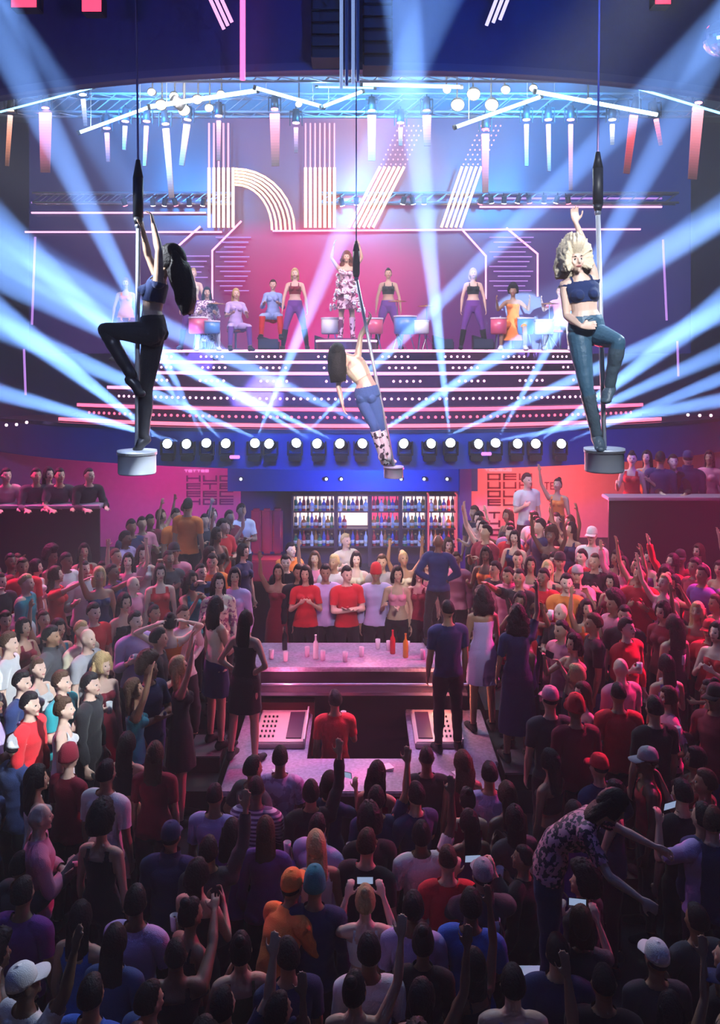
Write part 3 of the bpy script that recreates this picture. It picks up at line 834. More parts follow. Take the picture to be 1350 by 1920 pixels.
# ---------------------------------------------------------------- ceiling trusses, beam tubes and cables
steel = mat('truss_steel', (.30, .32, .38), .35, metal=.8)
blackm = mat('fixture_black', (.02, .02, .025), .45, metal=.3)
def truss(name, a, b, w, label, n=14):
    a = Vector(a); b = Vector(b); t = (b - a).normalized(); u = Vector((0, 0, 1)); v = t.cross(u).normalized(); u = v.cross(t)
    r = empty(name, a, label=label, cat='truss', group='ceiling trusses')
    for su in (-1, 1):
        for sv in (-1, 1):
            off = u * su * w / 2 + v * sv * w / 2
            MB().cyl(off, b - a + off, .025, n=8).build('chord', steel, r)
    m = MB(); L_ = (b - a).length
    for k in range(n):
        p = t * L_ * k / n; q = t * L_ * (k + 1) / n
        for off in (u * w / 2, -u * w / 2):
            m.cyl(p + off + v * w / 2, q + off - v * w / 2, .012, n=6)
        for off in (v * w / 2, -v * w / 2):
            m.cyl(p + off - u * w / 2, q + off + u * w / 2, .012, n=6)
    m.build('lattice', steel, r)
    return r
truss('truss', (-7.5, 17.2, 10.9), (7.5, 17.2, 10.9), .36, 'long straight steel truss that carries the downward lamps', 34)
truss('truss', (-7.4, 19.38, 9.42), (-2.9, 19.38, 9.42), .22, 'short steel truss above the small lamps beside the long-haired dancer', 16)
truss('truss', (-.9, 19.38, 9.42), (7.2, 19.38, 9.42), .22, 'steel truss above the small lamps from the letters to the curly-haired dancer', 28)
truss('truss', (-4.2, 14.0, 10.55), (4.6, 14.0, 10.55), .3, 'steel truss near the ceiling rim with white light tubes under it', 22)

white_g = glow('tube_white', (.50, .80, 1.), 5.); cyan_g = glow('tube_cyan', (.22, .58, 1.), 4.)  # solid glowing tubes stand in for light beams crossing under the ceiling
BEAM_TUBES = [((0, 210), (172, 165), 'cyan tube light rising towards the rim at the far left edge', 0, .05), ((150, 248), (282, 200), 'thick white-blue tube light under the cream lamps at left', 1, .08),
         ((282, 200), (480, 170), 'brightest long white tube light running through the left glare', 1, .11), ((480, 165), (605, 200), 'white tube light sloping down between glare and centre', 1, .09),
         ((605, 200), (678, 172), 'short white tube light rising to the centre cables', 1, .08), ((596, 163), (700, 165), 'thin level tube light at the centre cables', 0, .05),
         ((680, 158), (862, 163), 'long level white tube light right of the centre cables', 1, .09), ((855, 238), (1012, 182), 'white tube light rising under the right-hand cream lamps', 1, .09),
         ((1005, 172), (1232, 215), 'long white tube light sloping down toward the right side', 1, .10), ((1160, 155), (1350, 212), 'cyan tube light at the far right edge of the rim', 0, .06)]
for p, q, lb, br, th in BEAM_TUBES:
    a, b = P(*p, 14.6), P(*q, 14.9)
    r = empty('tube_light', a, label=lb, cat='tube light', group='tube lights under the ceiling')
    d = b - a
    MB().cyl((0, 0, 0), d, th * .36, n=10).build('tube', white_g if br else cyan_g, r, True)
    for e_, s_ in ((Vector(), -1), (d, 1)):
        MB().cyl(e_, e_ + d.normalized() * .05 * s_, th * .36 + .012, n=10).build('end_cap', blackm, r)
    for e_ in (d * .15, d * .85):
        MB().cyl(e_ + Vector((0, 0, .02)), (e_.x, e_.y, 11.9 - a.z), .005, n=5).build('hanger_wire', steel, r)

cream_g = glow('blinder_cream', (.95, .90, .72), .95)
BL = [(284, 172, .12), (302, 196, .17), (326, 180, .14), (345, 206, .18), (370, 186, .15), (392, 202, .13), (414, 176, .12), (838, 168, .12), (858, 196, .2), (888, 176, .2), (922, 196, .2), (948, 168, .14), (560, 195, .1), (1000, 165, .12), (1105, 188, .1)]
for k, (x, y, s_) in enumerate(BL):
    c = P(x, y, 15.2); s_ *= .62; hgt = s_; sq = False
    r = empty('blinder_light', c, label=('rectangular cream panel lamp, ' if sq else 'round cream flood lamp, ') + nth(sorted(b_[0] for b_ in BL).index(x), len(BL)) + ' of the glaring lamps under the rim', cat='stage light', group='glaring lamps under the rim')
    if sq:
        MB().box((-s_, .0, -hgt), (s_, .14, hgt), .02).build('housing', blackm, r); MB().box((-s_ * .9, -.015, -hgt * .92), (s_ * .9, .0, hgt * .92), .006).build('diffuser', cream_g, r)
    else:
        MB().cyl((0, .22, .05), (0, 0, 0), s_ * .6, s_, n=24).build('housing', blackm, r, True); MB().ball((0, -.0, 0), s_ * .93, 20, (1, .25, 1)).build('diffuser', glow('flood_white', (1, .90, .66), 4.), r, True)
    MB().cyl((0, .08, hgt * .6), (0, .08, 11.9 - c.z), .015, n=6).build('hanging_pipe', blackm, r)

# downward lamps in a row before the screen
def spot(src, dst, col, e, size, blend=.4, soft=.05):
    L_ = bpy.data.lights.new('spot_lamp', 'SPOT'); L_.energy = e; L_.color = col; L_.spot_size = math.radians(size); L_.spot_blend = blend; L_.shadow_soft_size = soft
    o = bpy.data.objects.new('spot_lamp', L_); src = Vector(src); dst = Vector(dst); o.location = src
    o.rotation_euler = (dst - src).to_track_quat('-Z', 'Y').to_euler(); LINK(o); return o
PAR = [(20, 205, (1, .35, .2), 300, -10), (85, 200, (1, .25, .45), 312, 0), (155, 175, (.6, .6, 1), 225, 10), (200, 238, (.9, .3, .8), 292, 5), (235, 225, (.7, .4, 1), 270, -4), (275, 225, (1, .3, .5), 300, -6), (310, 230, (1, .55, .35), 360, 16), (352, 222, (1, .5, .35), 300, -18),
       (410, 215, (1, .3, .4), 290, 0), (515, 202, (1, .3, .5), 300, 2), (555, 228, (.8, .4, .9), 275, 0), (697, 205, (1, .7, .9), 290, 0), (751, 228, (.9, .4, .9), 262, 0), (800, 205, (1, .35, .6), 262, 2), (910, 240, (1, .05, .2), 350, 0),
       (987, 222, (.8, .6, 1), 300, 0), (1028, 222, (1, .4, .7), 310, 2), (1070, 222, (1, .3, .5), 345, 0), (1148, 222, (1, .9, .7), 260, 0), (1190, 205, (1, .05, .1), 315, -22), (1228, 212, (1, .12, .2), 262, 20), (1310, 190, (1, .25, .35), 325, -16)]
for k, (x, y, c, y1, dx) in enumerate(PAR):
    YP = 17.0; a = P(x, y, YP); b = P(x + dx, y1 + 60, YP); d = (b - a).normalized()
    r = empty('par_can', a, label='par can lamp shining down from the long truss, ' + nth(k, len(PAR)), cat='stage light', group='par cans on the long truss')
    MB().cyl(-d * .24, d * .02, .065, .08, n=18).build('can', blackm, r, True)
    g = glow('par_%d' % k, c, 9.)
    MB().cyl(d * .018, d * .035, .07, n=18).build('lens', g, r)
    m = MB()
    for s_ in (-1, 1): m.box((s_ * .12 - .008, -.03, -.08), (s_ * .12 + .008, .03, .20))
    m.box((-.12, -.03, .19), (.12, .03, .21)); m.cyl((0, 0, .2), (0, 0, max(.3, 10.75 - a.z)), .015, n=6)
    m.build('yoke', blackm, r)
    wd = {1: .24, 9: .20, 21: .22, 6: .13, 7: .13, 11: .17, 12: .09, 13: .17, 14: .15, 19: .16}.get(k, .085)  # glowing strip below each can imitates its light streak in the haze
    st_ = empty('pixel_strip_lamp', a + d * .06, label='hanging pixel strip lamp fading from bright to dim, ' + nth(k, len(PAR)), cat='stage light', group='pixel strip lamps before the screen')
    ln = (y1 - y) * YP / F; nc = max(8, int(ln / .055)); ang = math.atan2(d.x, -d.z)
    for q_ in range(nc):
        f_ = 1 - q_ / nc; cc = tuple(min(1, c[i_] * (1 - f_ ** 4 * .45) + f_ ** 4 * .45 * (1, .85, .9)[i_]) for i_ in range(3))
        MB().obox(d * (ln * (q_ + .5) / nc + .06), (wd * (1 - .25 * (1 - f_)), .05, ln / nc * .99), Matrix.Rotation(-ang, 3, 'Y')).build('pixel', glow('px_%d_%d' % (k, q_), cc, .08 + 1.9 * f_ ** 1.3), st_)  # cells dim downward the way the streak of light fades
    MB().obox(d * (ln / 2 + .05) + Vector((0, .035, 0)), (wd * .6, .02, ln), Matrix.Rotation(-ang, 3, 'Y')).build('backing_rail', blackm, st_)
# small lamps in the rows at the lower trusses
SM = [(235, 385, 1), (287, 385, 0), (308, 385, 0), (330, 385, 1), (355, 385, 0), (380, 385, 0), (642, 385, 2), (668, 383, 0), (755, 382, 0), (775, 382, 2), (795, 382, 0), (900, 382, 1), (922, 380, 2), (945, 381, 2), (970, 380, 0), (993, 380, 1), (1020, 380, 2), (1042, 380, 0), (1066, 381, 1)]
SC = [(1, .75, .85), (1, .12, .18), (.6, .7, 1)]
for k, (x, y, c) in enumerate(SM):
    a = P(x, y, 19.15)
    r = empty('strip_lamp', a, label='small lamp on the low truss over the performers, ' + nth(k, len(SM)), cat='stage light', group='small lamps over the performers')
    r.rotation_euler = (math.radians(20), math.radians((k % 3 - 1) * 14), 0)
    MB().cyl((0, 0, .0), (0, .0, .16), .055, .06, n=12).build('can', blackm, r)
    MB().cyl((0, .0, .12), (0, .14, .2), .012, n=6).cyl((0, .14, .2), (0, .14, 9.36 - a.z), .012, n=6).build('clamp', blackm, r)
    MB().cyl((0, 0, -.015), (0, 0, .0), .052, n=12).build('lens', glow('sm%d' % c, SC[c], 8.), r)

# thin suspension cables, speakers and other hanging gear above
def cable(x, y0, y1, Y, r, m, label, nm='cable'):
    a = P(x, y1, Y); b = P(x, y0, Y); b.z = max(b.z, a.z + .2); b.z = 13.2 if Y < 12 else 11.9
    o = MB().cyl((0, 0, 0), (0, 0, b.z - a.z), r, n=8).build(nm, m, loc=a); return tag(o, label, 'cable', 'cables from the ceiling')
cable(455, 0, 150, 10.75, .035, glow('cable_pink', (1, .15, .45), 2.2), 'bright pink lit rod hanging from the ceiling to the left glare', 'light_rod')
for k, x in enumerate((640, 650, 662, 671)):
    cable(x, 0, 165 - k * 4, 10.7, .022, steel if k % 2 else glow('cable_blue', (.3, .45, .9), .8), ['pale', 'grey', 'pale blue', 'thin grey'][k] + ' rod in the centre bundle, ' + nth(k, 4), 'hanging_rod')
def line_array(x, y0, y1, Y, label):
    n = 6; top = P(x, y0, Y); r = empty('line_array_speaker', top, label=label, cat='speaker', group='hung speakers')
    h = (P(x, y0, Y).z - P(x, y1, Y).z) / n
    for k in range(n):
        MB().obox((0, .04 * (n - k) * .3, -h * (k + .5)), (.38, .32, h * .88), Euler((math.radians(-2 * k), 0, 0)), .012).build('speaker_box', blackm, r)
        MB().obox((0, -.165 + .04 * (n - k) * .3, -h * (k + .5)), (.34, .01, h * .7), Euler((math.radians(-2 * k), 0, 0))).build('grille', mat('grille', (.06, .07, .1), .5, metal=.5), r)
    MB().box((-.2, -.1, 0), (.2, .1, .04)).build('bumper_frame', steel, r)
    m = MB()
    for s_ in (-1, 1): m.cyl((s_ * .15, 0, .04), (s_ * .15, 0, 13.2 - top.z), .008, n=5)
    m.build('rigging_wire', steel, r)
line_array(612, -20, 120, 10.9, 'dark hung speaker column just left of the centre rods')
line_array(708, -10, 135, 10.9, 'dark hung speaker column just right of the centre rods')
def stick_bundle(p, q, label, c):
    a, b = P(*p, 10.4), P(*q, 10.6); r = empty('light_stick_rack', a, label=label, cat='light sticks', group='racks of light sticks')
    for k in range(3):
        o = Vector((.07 * k, .03 * k, .0)); MB().cyl(o, o + (b - a) * (1 - .12 * k), .022, n=8).build('light_stick', glow('stick' + c[0], c[1], 1.6), r)
    MB().box((-.05, -.03, -.02), (.24, .12, .03)).build('bracket', blackm, r); MB().cyl((.1, .04, .03), (.1, .04, 13.2 - a.z), .015, n=6).build('hanging_pipe', blackm, r)
stick_bundle((388, -15), (420, 55), 'slanting rack of pinkish light sticks left of the pink rod', ('p', (1, .4, .75)))
stick_bundle((935, -12), (912, 48), 'slanting rack of pale light sticks above the right half', ('b', (.6, .55, 1)))
for k, (x, y, w) in enumerate(((45, 0, 26), (172, 8, 20), (1243, -6, 16))):
    c = P(x, y, 10.6); r = empty('red_lamp', c, label=['red square ceiling lamp at the top left corner', 'smaller red square ceiling lamp, second from the top left corner', 'red square ceiling lamp at the top right'][k], cat='stage light', group='red ceiling lamps')
    s_ = w * 10.6 / F
    MB().box((-s_, 0, -.1), (s_, .2, .12), .01).build('housing', blackm, r); MB().box((-s_ * .9, -.01, -.09), (s_ * .9, .0, .11)).build('lens', glow('red_lamp', (1, .05, .12), 2.2), r)
    MB().cyl((0, .1, .12), (0, .1, 13.2 - c.z), .02, n=6).build('hanging_pipe', blackm, r)
# mirror ball
c = P(1352, 72, 9.5); r = empty('mirror_ball', c, label='pink-lit mirror ball hanging at the top right corner', cat='mirror ball')
bm = MB(); bmesh.ops.create_uvsphere(bm.bm, u_segments=30, v_segments=18, radius=.20)
bm.build('ball', mat('mirror_tiles', (.9, .8, .9), .12, metal=1.), r); MB().cyl((0, 0, .2), (0, 0, 13.2 - c.z), .006, n=6).build('chain', steel, r)

# ---------------------------------------------------------------- beam lights along the stage edge
lensw = glow('beam_lens', (.62, .80, 1), 26.)
BEAM = [(388, (110, 280, 8), 1.15), (315, (0, 590, 8), 1.3), (352, (-60, 720, 9), 1.1), (477, (655, 400, 8.5), .85), (553, (800, 590, 11), 1.1), (845, (795, 380, 9), 1.35), (928, (1240, 270, 8), .9), (1003, (1350, 572, 8), 1.25),
        (640, (400, 715, 11), 1.5), (760, (560, 735, 12), 1.5), (677, (900, 690, 11), 1.4), (1050, (1400, 690, 10), .9), (893, (1400, 742, 10), 1.2), (597, (440, 740, 12), 1.4), (805, (1100, 700, 11), 1.3), (425, (-40, 380, 7), 1.0), (507, (350, 765, 12), 1.4), (968, (1400, 640, 9), .9)]
for k, (x, (tx, ty, tY), e_) in enumerate(sorted(BEAM)):
    X0 = (x - 675) * 15.2 / F
    ang = math.asin(X0 / (RF + .12)); ys = YC - (RF + .12) * math.cos(ang); X0 = (x - 675) * ys / F
    s0 = P(x, 833, ys); s0.z = ZC - (833 - 667) * ys / F
    q = P(tx, ty, tY); d = (q - s0).normalized()
    r = empty('moving_head_light', s0, label='white moving-head beam light on the stage edge, ' + nth(k, len(BEAM)), cat='stage light', group='beam lights along the stage edge')
    MB().box((-.11, -.10, -.30), (.11, .13, -.19), .015).build('base', blackm, r)
    y_ = MB()
    for s_ in (-1, 1): y_.box((s_ * .125 - .014, -.04, -.20), (s_ * .125 + .014, .05, .05), .006)
    y_.box((-.13, -.04, -.2), (.13, .05, -.17)); y_.build('yoke', blackm, r)
    big = .085 if e_ > .75 else .062
    h = MB().cyl(-d * .17, d * .07, .07, big + .018, n=18).build('head', blackm, r, True)
    MB().ball(d * .055, big, 16).build('lens', lensw, h)
    o = spot(s0 + d * (.08 + 2 * big), q, (.20, .42, 1), 2300000 * e_, 2.1, .45, .022)
# other shafts of light from lamps out of view near the ceiling
for (a, b, e_, sz, col) in ((P(-160, -260, 9), P(190, 280, 12), 60000, 7, (.20, .42, 1)), (P(800, -420, 9.5), P(795, 170, 13.5), 60000, 6, (.08, .34, 1)),
                         (P(1560, -300, 10), P(960, 210, 14), 22000, 6, (.06, .25, 1)), (P(1272, 150, 13.5), P(1010, 410, 17), 90000, 2.4, (.45, .65, 1)),
                         (P(345, 200, 15), P(575, 345, 17), 9000, 9, (.8, .8, 1)), (P(1500, 330, 9), P(1080, 560, 16), 38000, 9, (.30, .52, 1)), (P(-140, 330, 9), P(330, 640, 17), 22000, 7, (.18, .38, 1))):
    spot(a, b, col, e_ * 2.6, sz, .6, .05)
for k, (x, y, tx, ty) in enumerate(((1272, 150, 1010, 410), (345, 200, 575, 345))):
    c = P(x, y, 13.5 if k == 0 else 15); d = (P(tx, ty, 17) - c).normalized()
    r = empty('moving_head_light', c, label=['lone beam light high at right that shines down to the centre', 'lone beam light inside the left glare that shines down to the letters'][k], cat='stage light', group='ceiling beam lights')
    MB().cyl(-d * .25, -d * .03, .09, .11, n=18).build('head', blackm, r, True); MB().ball(-d * .06, .085, 14).build('lens', lensw, r)
    MB().cyl((0, 0, .05), (0, 0, 11.9 - c.z), .02, n=6).build('hanging_pipe', blackm, r)
# ================================================================ under the stage: back bar, wall graphics
pan_w = glow('shelf_backlight_white', (1, .72, .70), 1.5); pan_r = glow('shelf_backlight_red', (1, .06, .2), 1.3); pan_b = glow('shelf_backlight_blue', (.35, .4, .9), .5)
shelf_m = mat('shelf_dark', (.05, .03, .06), .4)
YB = 18.0
def zz(y, Y=YB): return ZC - (y - 667) * Y / F
UN = [(548, 628, pan_w, 'white-lit back bar shelf unit nearest the pink wall'), (631, 692, pan_w, 'cream-lit back bar shelf unit behind the bright centre'), (695, 750, pan_r, 'red-lit back bar shelf unit in the middle'), (753, 800, pan_w, 'white-lit back bar shelf unit beside the glass-front case'), (803, 856, pan_w, 'red-framed glass-front case at the end of the back bar')]
BC = {'green': (.02, .25, .08), 'amber': (.55, .20, .02), 'clear': (.75, .8, .85), 'dark': (.02, .02, .02), 'red': (.5, .02, .03), 'blue': (.03, .1, .5)}
bot_mesh = {}
def bottle_mesh(kind):
    if kind in bot_mesh: return bot_mesh[kind]
    pr = {'tall': [(.034, 0), (.037, .01), (.037, .19), (.030, .22), (.014, .25), (.013, .31), (.016, .312), (.016, .325)], 'squat': [(.048, 0), (.052, .01), (.052, .13), (.04, .165), (.016, .185), (.016, .225), (.019, .228), (.019, .24)]}[kind]
    m = MB().lathe(pr, n=12).mesh('bottle', True); m.materials.append(None)
    l = MB().lathe([(.0375 if kind == 'tall' else .0525, .05), (.0378 if kind == 'tall' else .0528, .12)], n=12).mesh('paper_label', True); l.materials.append(None)
    c = MB().lathe([(.0165, .312), (.0165, .337)] if kind == 'tall' else [(.0195, .228), (.0195, .255)], n=10).mesh('bottle_cap', True); c.materials.append(None)
    bot_mesh[kind] = (m, l, c); return bot_mesh[kind]
nb = 0
for ui, (x0, x1, pm, lb) in enumerate(UN):
    X0, X1 = (x0 - 675) * YB / F, (x1 - 675) * YB / F; zb, zt = 1.4, zz(928)
    r = empty('back_bar_shelf', ((X0 + X1) / 2, YB, zb), label=lb, cat='shelf', group='back bar shelf units')
    w = (X1 - X0) / 2; H_ = zt - zb
    MB().box((-w, .28, 0), (w, .34, H_)).build('back_panel', shelf_m, r)
    for s_ in (-1, 1): MB().box((s_ * w - .02, 0, 0), (s_ * w + .02, .3, H_)).build('side_panel', shelf_m if ui < 4 else glow('case_frame', (1, .12, .2), .8), r)
    MB().box((-w, 0, H_ - .03), (w, .3, H_)).build('top_panel', shelf_m, r)
    MB().box((-w + .03, .262, .82), (w - .03, .276, H_ - .06)).build('light_panel', pm, r)
    hs_ = [.42, .80, 1.16]
    for z in hs_: MB().box((-w + .02, .0, z - .02), (w - .02, .28, z)).build('shelf_board', shelf_m, r)
    if ui == 4: MB().box((-w + .02, -.01, .8), (w - .02, .0, H_ - .04)).build('glass_door', mat('case_glass', (.9, .9, .95), .1), r) if False else None
    for zi, z in enumerate(hs_):
        n = max(3, int(2 * w / .088)); row = ('lowest', 'middle', 'top')[zi]
        for i in range(n):
            if ui == 1 and zi == 1 and i > 1: continue
            kind = 'tall' if (i * 7 + zi + ui) % 3 else 'squat'; cn = list(BC)[(i * 5 + zi * 3 + ui * 2) % 6]
            bm_, lm_, cm_ = bottle_mesh(kind)
            b = bpy.data.objects.new('bottle', bm_); LINK(b); b.location = ((X0 + X1) / 2 - w + .07 + i * (2 * w - .14) / (n - 1), YB + .09 + .05 * (i % 2), zb + z)
            slot(b, [mat('bottle_' + cn, BC[cn], .15, spec=.6)])
            tag(b, '%s %s bottle, %s on %s shelf of the %s' % (kind, cn, nth(i, n), row, ['first back bar unit', 'second back bar unit', 'red back bar unit', 'fourth back bar unit', 'glass-front case'][ui]), 'bottle', 'bottles on the back bar')
            l = bpy.data.objects.new('paper_label', lm_); LINK(l); l.parent = b; slot(l, [mat('paper_label', (.8, .75, .6), .6)])
            c = bpy.data.objects.new('bottle_cap', cm_); LINK(c); c.parent = b; slot(c, [mat('cap_gold', (.6, .4, .1), .3, metal=.8)])
# dark beam over the bar with small downlights
st_b = struct(MB().box((-2.7, 17.4, zz(921, 17.4)), (2.4, 18.55, 3.78)).build('ceiling_beam', mat('bar_beam_blue', (.02, .12, .55), .4)))
for k, x in enumerate((452, 612, 640, 752, 795, 838)):
    c = P(x, 898, 17.35)
    r = empty('downlight', c, label='small round downlight on the dark beam over the bar, ' + nth(k, 6), cat='lamp', group='downlights over the bar')
    MB().cyl((0, -.03, 0), (0, .04, 0), .045, n=14).build('rim', blackm, r); MB().ball((0, -.03, 0), .03, 10).build('bulb', glow('dl', (.5, .6, 1), 5.), r)
# red upholstered corner and panels beside the bar
for x0, x1, y0, y1, Y, m_, nm, lb, ct in ((470, 530, 955, 1010, 17.2, mat('red_pad', (.75, .03, .08), .6), 'padded_booth', 'red padded booth back beside the pink wall', 'booth'), (862, 884, 880, 1010, 17.2, mat('violet_post', (.08, .05, .3), .5), 'wall_column', 'violet column between the bottle case and the orange-red wall', 'column')):
    a, b = P(x0, y1, Y), P(x1, y0, Y)
    if nm == 'wall_column': struct(MB().box((a.x, Y, 1.4), (b.x, Y + .3, 3.78)).build('wall_column', m_)); continue
    r = empty(nm, ((a.x + b.x) / 2, Y, 1.4), label=lb, cat=ct); w = (b.x - a.x) / 2; h = b.z - 1.4
    for i in range(3): MB().box((-w + i * 2 * w / 3 + .005, 0, .45), (-w + (i + 1) * 2 * w / 3 - .005, .16, h), .04).build('back_cushion', m_, r)
    MB().box((-w, -.4, 0), (w, .16, .42), .03).build('seat_base', m_, r)
# wall graphics: rows of dark lettering blocks
def graphic(x0, y0, x1, y1, cols, rows, Y, m_, label, seed=1, bg=None):
    rnd = random.Random(seed); a, b = P(x0, y1, Y), P(x1, y0, Y); r = empty('wall_graphic', (a.x, Y, a.z), label=label, cat='wall graphic', group='dark lettering on the bar walls')
    W_, H_ = b.x - a.x, b.z - a.z; cw, chh = W_ / cols, H_ / rows
    if bg: MB().box((-.03, .006, -.03), (W_ + .03, .02, H_ + .03)).build('backing', bg, r)
    for i in range(cols):
        m = MB()
        for j in range(rows):
            x, z = i * cw + cw * .08, j * chh + chh * .1; w, h = cw * .84, chh * .8; t = min(w, h) * .24; k = rnd.randrange(6)
            bars = {0: [(0, 0, 1, t / h), (0, 1 - t / h, 1, 1), (0, 0, t / w, 1)], 1: [(0, 0, t / w, 1), (1 - t / w, 0, 1, 1), (0, .42, 1, .42 + t / h)], 2: [(0, 0, 1, t / h), (0, 0, t / w, 1), (0, 1 - t / h, 1, 1), (1 - t / w, 0, 1, 1)],
                    3: [(0, 1 - t / h, 1, 1), (.5 - t / w / 2, 0, .5 + t / w / 2, 1)], 4: [(0, 0, 1, t / h), (0, .42, 1, .42 + t / h), (0, 1 - t / h, 1, 1), (0, 0, t / w, 1)], 5: [(0, 0, t / w, 1), (0, 0, 1, t / h), (1 - t / w, 0, 1, 1)]}[k]
            for (u0, v0, u1, v1) in bars: m.box((x + u0 * w, -.004, z + v0 * h), (x + u1 * w, .006, z + v1 * h))
        m.build('lettering', m_, r)
ink = mat('wall_ink', (.10, .015, .06), .6)
graphic(347, 890, 440, 948, 3, 4, 18.58, mat('wall_ink_violet', (.16, .04, .24), .6), 'faded violet lettering high on the magenta wall', 3)
graphic(912, 886, 1000, 950, 3, 4, 18.58, ink, 'large block of dark lettering high on the orange-red wall', 5)
graphic(914, 958, 940, 1006, 1, 3, 18.58, ink, 'narrow column of dark lettering low on the orange-red wall', 7)
graphic(1020, 902, 1052, 920, 3, 1, 18.58, ink, 'small dark emblem alone on the orange-red wall', 9)
graphic(345, 880, 392, 886, 6, 1, 18.58, glow('sign_pink', (1, .2, .7), 1.2), 'thin glowing pink writing above the violet lettering', 11)
graphic(908, 878, 960, 884, 6, 1, 18.58, glow('sign_red', (1, .35, .5), 1.2), 'thin glowing red writing above the dark lettering', 12)
for k, (x, y) in enumerate(((440, 857), (912, 851), (152, 833))):
    c = P(x, y, 15.25 if k < 2 else 17.5)
    tag(MB().box((-.09, -.01, -.03), (.09, .02, .03), .01).build('exit_marker_light', glow('marker', (.8, .2, .9), 2.), loc=c), 'small violet marker light on the stage front, ' + ['above the magenta wall', 'above the orange-red wall', 'out at the left end'][k], 'lamp', 'marker lights')
for k, (x, y) in enumerate(((12, 797), (31, 796), (50, 792), (1290, 778), (1312, 779), (1333, 779))):
    tag(MB().ball((0, 0, 0), .03, 10).build('bulb_lamp', glow('bulb_side', (1, .5, .7), 5.), loc=P(x, y, 17.)), 'small pinkish bulb at the %s end of the stage front, %s' % (('far left', nth(k, 3)) if k < 3 else ('far right', nth(k - 3, 3))), 'lamp', 'bulbs beside the stage front')

# ---------------------------------------------------------------- side balconies with leaning people
def balcony(x0, x1, y, Y, zf, depth, label, side):
    a, b = P(x0, y, Y), P(x1, y, Y); r = empty('balcony', (a.x, Y, zf), label=label, cat='balcony')
    W_ = b.x - a.x; h = a.z - zf
    base = mat('balcony_dark', (.015, .015, .03), .5)
    MB().box((0, 0, 1.0 - zf), (W_, depth, 0)).build('base', base, r)
    MB().box((0, -.04, -.25), (W_, 0, h - .05)).build('front_panel', base, r)
    MB().box((-.04, -.16, h - .05), (W_ + .04, .22, h), .01).build('counter_top', mat('counter_grey', (.45, .35, .5), .3), r)
    for k in range(4):
        x = .05 + (W_ - .1) * k / 3; MB().cyl((x, 0, .35), (x, 0, h - .05), .025, n=8).build('post', steel, r)
    return r, a, b, h
BALL = balcony(-80, 188, 945, 13.3, 2.38, 2.2, 'dark balcony with a pale counter at the left edge', -1)
BALR = balcony(1140, 1420, 930, 13.3, 2.55, 2.2, 'dark balcony with a pale counter at the right edge', 1)

# ---------------------------------------------------------------- bar island
bar = empty('bar_island', (0, 9.15, 0), label='sunken rectangular bar with pale speckled counters in the middle of the crowd', cat='bar')
ctop = mat('counter_speckled', (.36, .27, .42), .55, var=.6, vscale=30)
cdark = mat('counter_front_dark', (.035, .012, .035), .35, coat=.3); cred = mat('counter_front_red', (.25, .01, .03), .4)
def br(name, mb, m, label=None):
    o = mb.build(name, m, bar); o.matrix_parent_inverse = Matrix.Translation((0, -9.15, 0))
    if label: o['label'] = label
    return o
br('front_counter_body', MB().box((-1.5, 9.2, 0), (1.55, 9.82, 1.14)), cdark)
br('front_counter_top', MB().box((-1.5, 9.1, 1.14), (1.55, 9.86, 1.2), .012), ctop)
for sg, nm in ((-1, 'left'), (1, 'right')):
    lo, hi = (-1.5, -.62) if sg < 0 else (.60, 1.6)
    br('side_counter_body', MB().box((lo + (.0 if sg < 0 else .02), 9.87, 0), (hi - .02, 11.3, 1.09)), cdark)
    br('side_counter_top', MB().box((lo, 9.87, 1.09), (hi, 11.35, 1.15), .01), ctop)
br('back_counter_body', MB().box((-1.32, 11.35, 0), (1.45, 12.1, 1.69)), cdark)
br('back_counter_top', MB().box((-1.42, 11.22, 1.69), (1.55, 12.2, 1.75), .012), ctop)
br('back_counter_shelf', MB().box((-1.3, 11.12, 1.42), (1.4, 11.34, 1.46)), mat('shelf_steel', (.5, .35, .5), .25, metal=.7))
br('back_counter_rail', MB().cyl((-1.28, 11.08, 1.58), (1.4, 11.08, 1.58), .018, n=10), mat('shelf_steel', (0, 0, 0)))
br('kick_panel', MB().box((-1.3, 11.2, .6), (-.6, 11.34, 1.3)), cred)
# equipment on the two side counters
def deck(x0, x1, Y0, Y1, z, label, grill_side):
    r = empty('mixing_console', (x0, Y0, z), label=label, cat='console', group='consoles on the bar sides')
    W_, D_ = x1 - x0, Y1 - Y0
    MB().box((0, 0, 0), (W_, D_, .07), .01).build('body', mat('console_pink', (.85, .55, .65), .4), r)
    MB().box((.02, .02, .07), (W_ - .02, D_ - .02, .078)).build('faceplate', mat('console_plate', (.85, .55, .6), .35), r)
    gx = W_ * (.62 if grill_side > 0 else .08)
    MB().box((gx, .1, .078), (gx + W_ * .3, D_ - .1, .09)).build('dark_grille', mat('console_grille', (.06, .01, .05), .5), r)
    m = MB()
    for i in range(4):
        for j in range(5): m.cyl((W_ * (.12 if grill_side > 0 else .5) + i * .05, .15 + j * .14, .078), (W_ * (.12 if grill_side > 0 else .5) + i * .05, .15 + j * .14, .10), .012, n=8)
    m.build('knob', blackm, r)['kind'] = 'stuff'
    MB().box((W_ - .02, 0, .0), (W_, D_, .12)).build('edge_strip', mat('edge_white', (.8, .7, .8), .3), r)
deck(-1.28, -.66, 10.2, 11.15, 1.15, 'pink-lit flat console with a dark grille on the left side counter', 1)
deck(.66, 1.24, 10.2, 11.15, 1.15, 'pink-lit flat console on the right side counter behind the standing man', -1)
tag(glowlamp := MB().box((-.07, 0, 0), (.07, .05, .05), .01).build('work_lamp', glow('work_lamp', (1, .5, .3), 9.), loc=(1.0, 10.9, 1.24)), 'small warm glowing lamp on the right console', 'lamp')
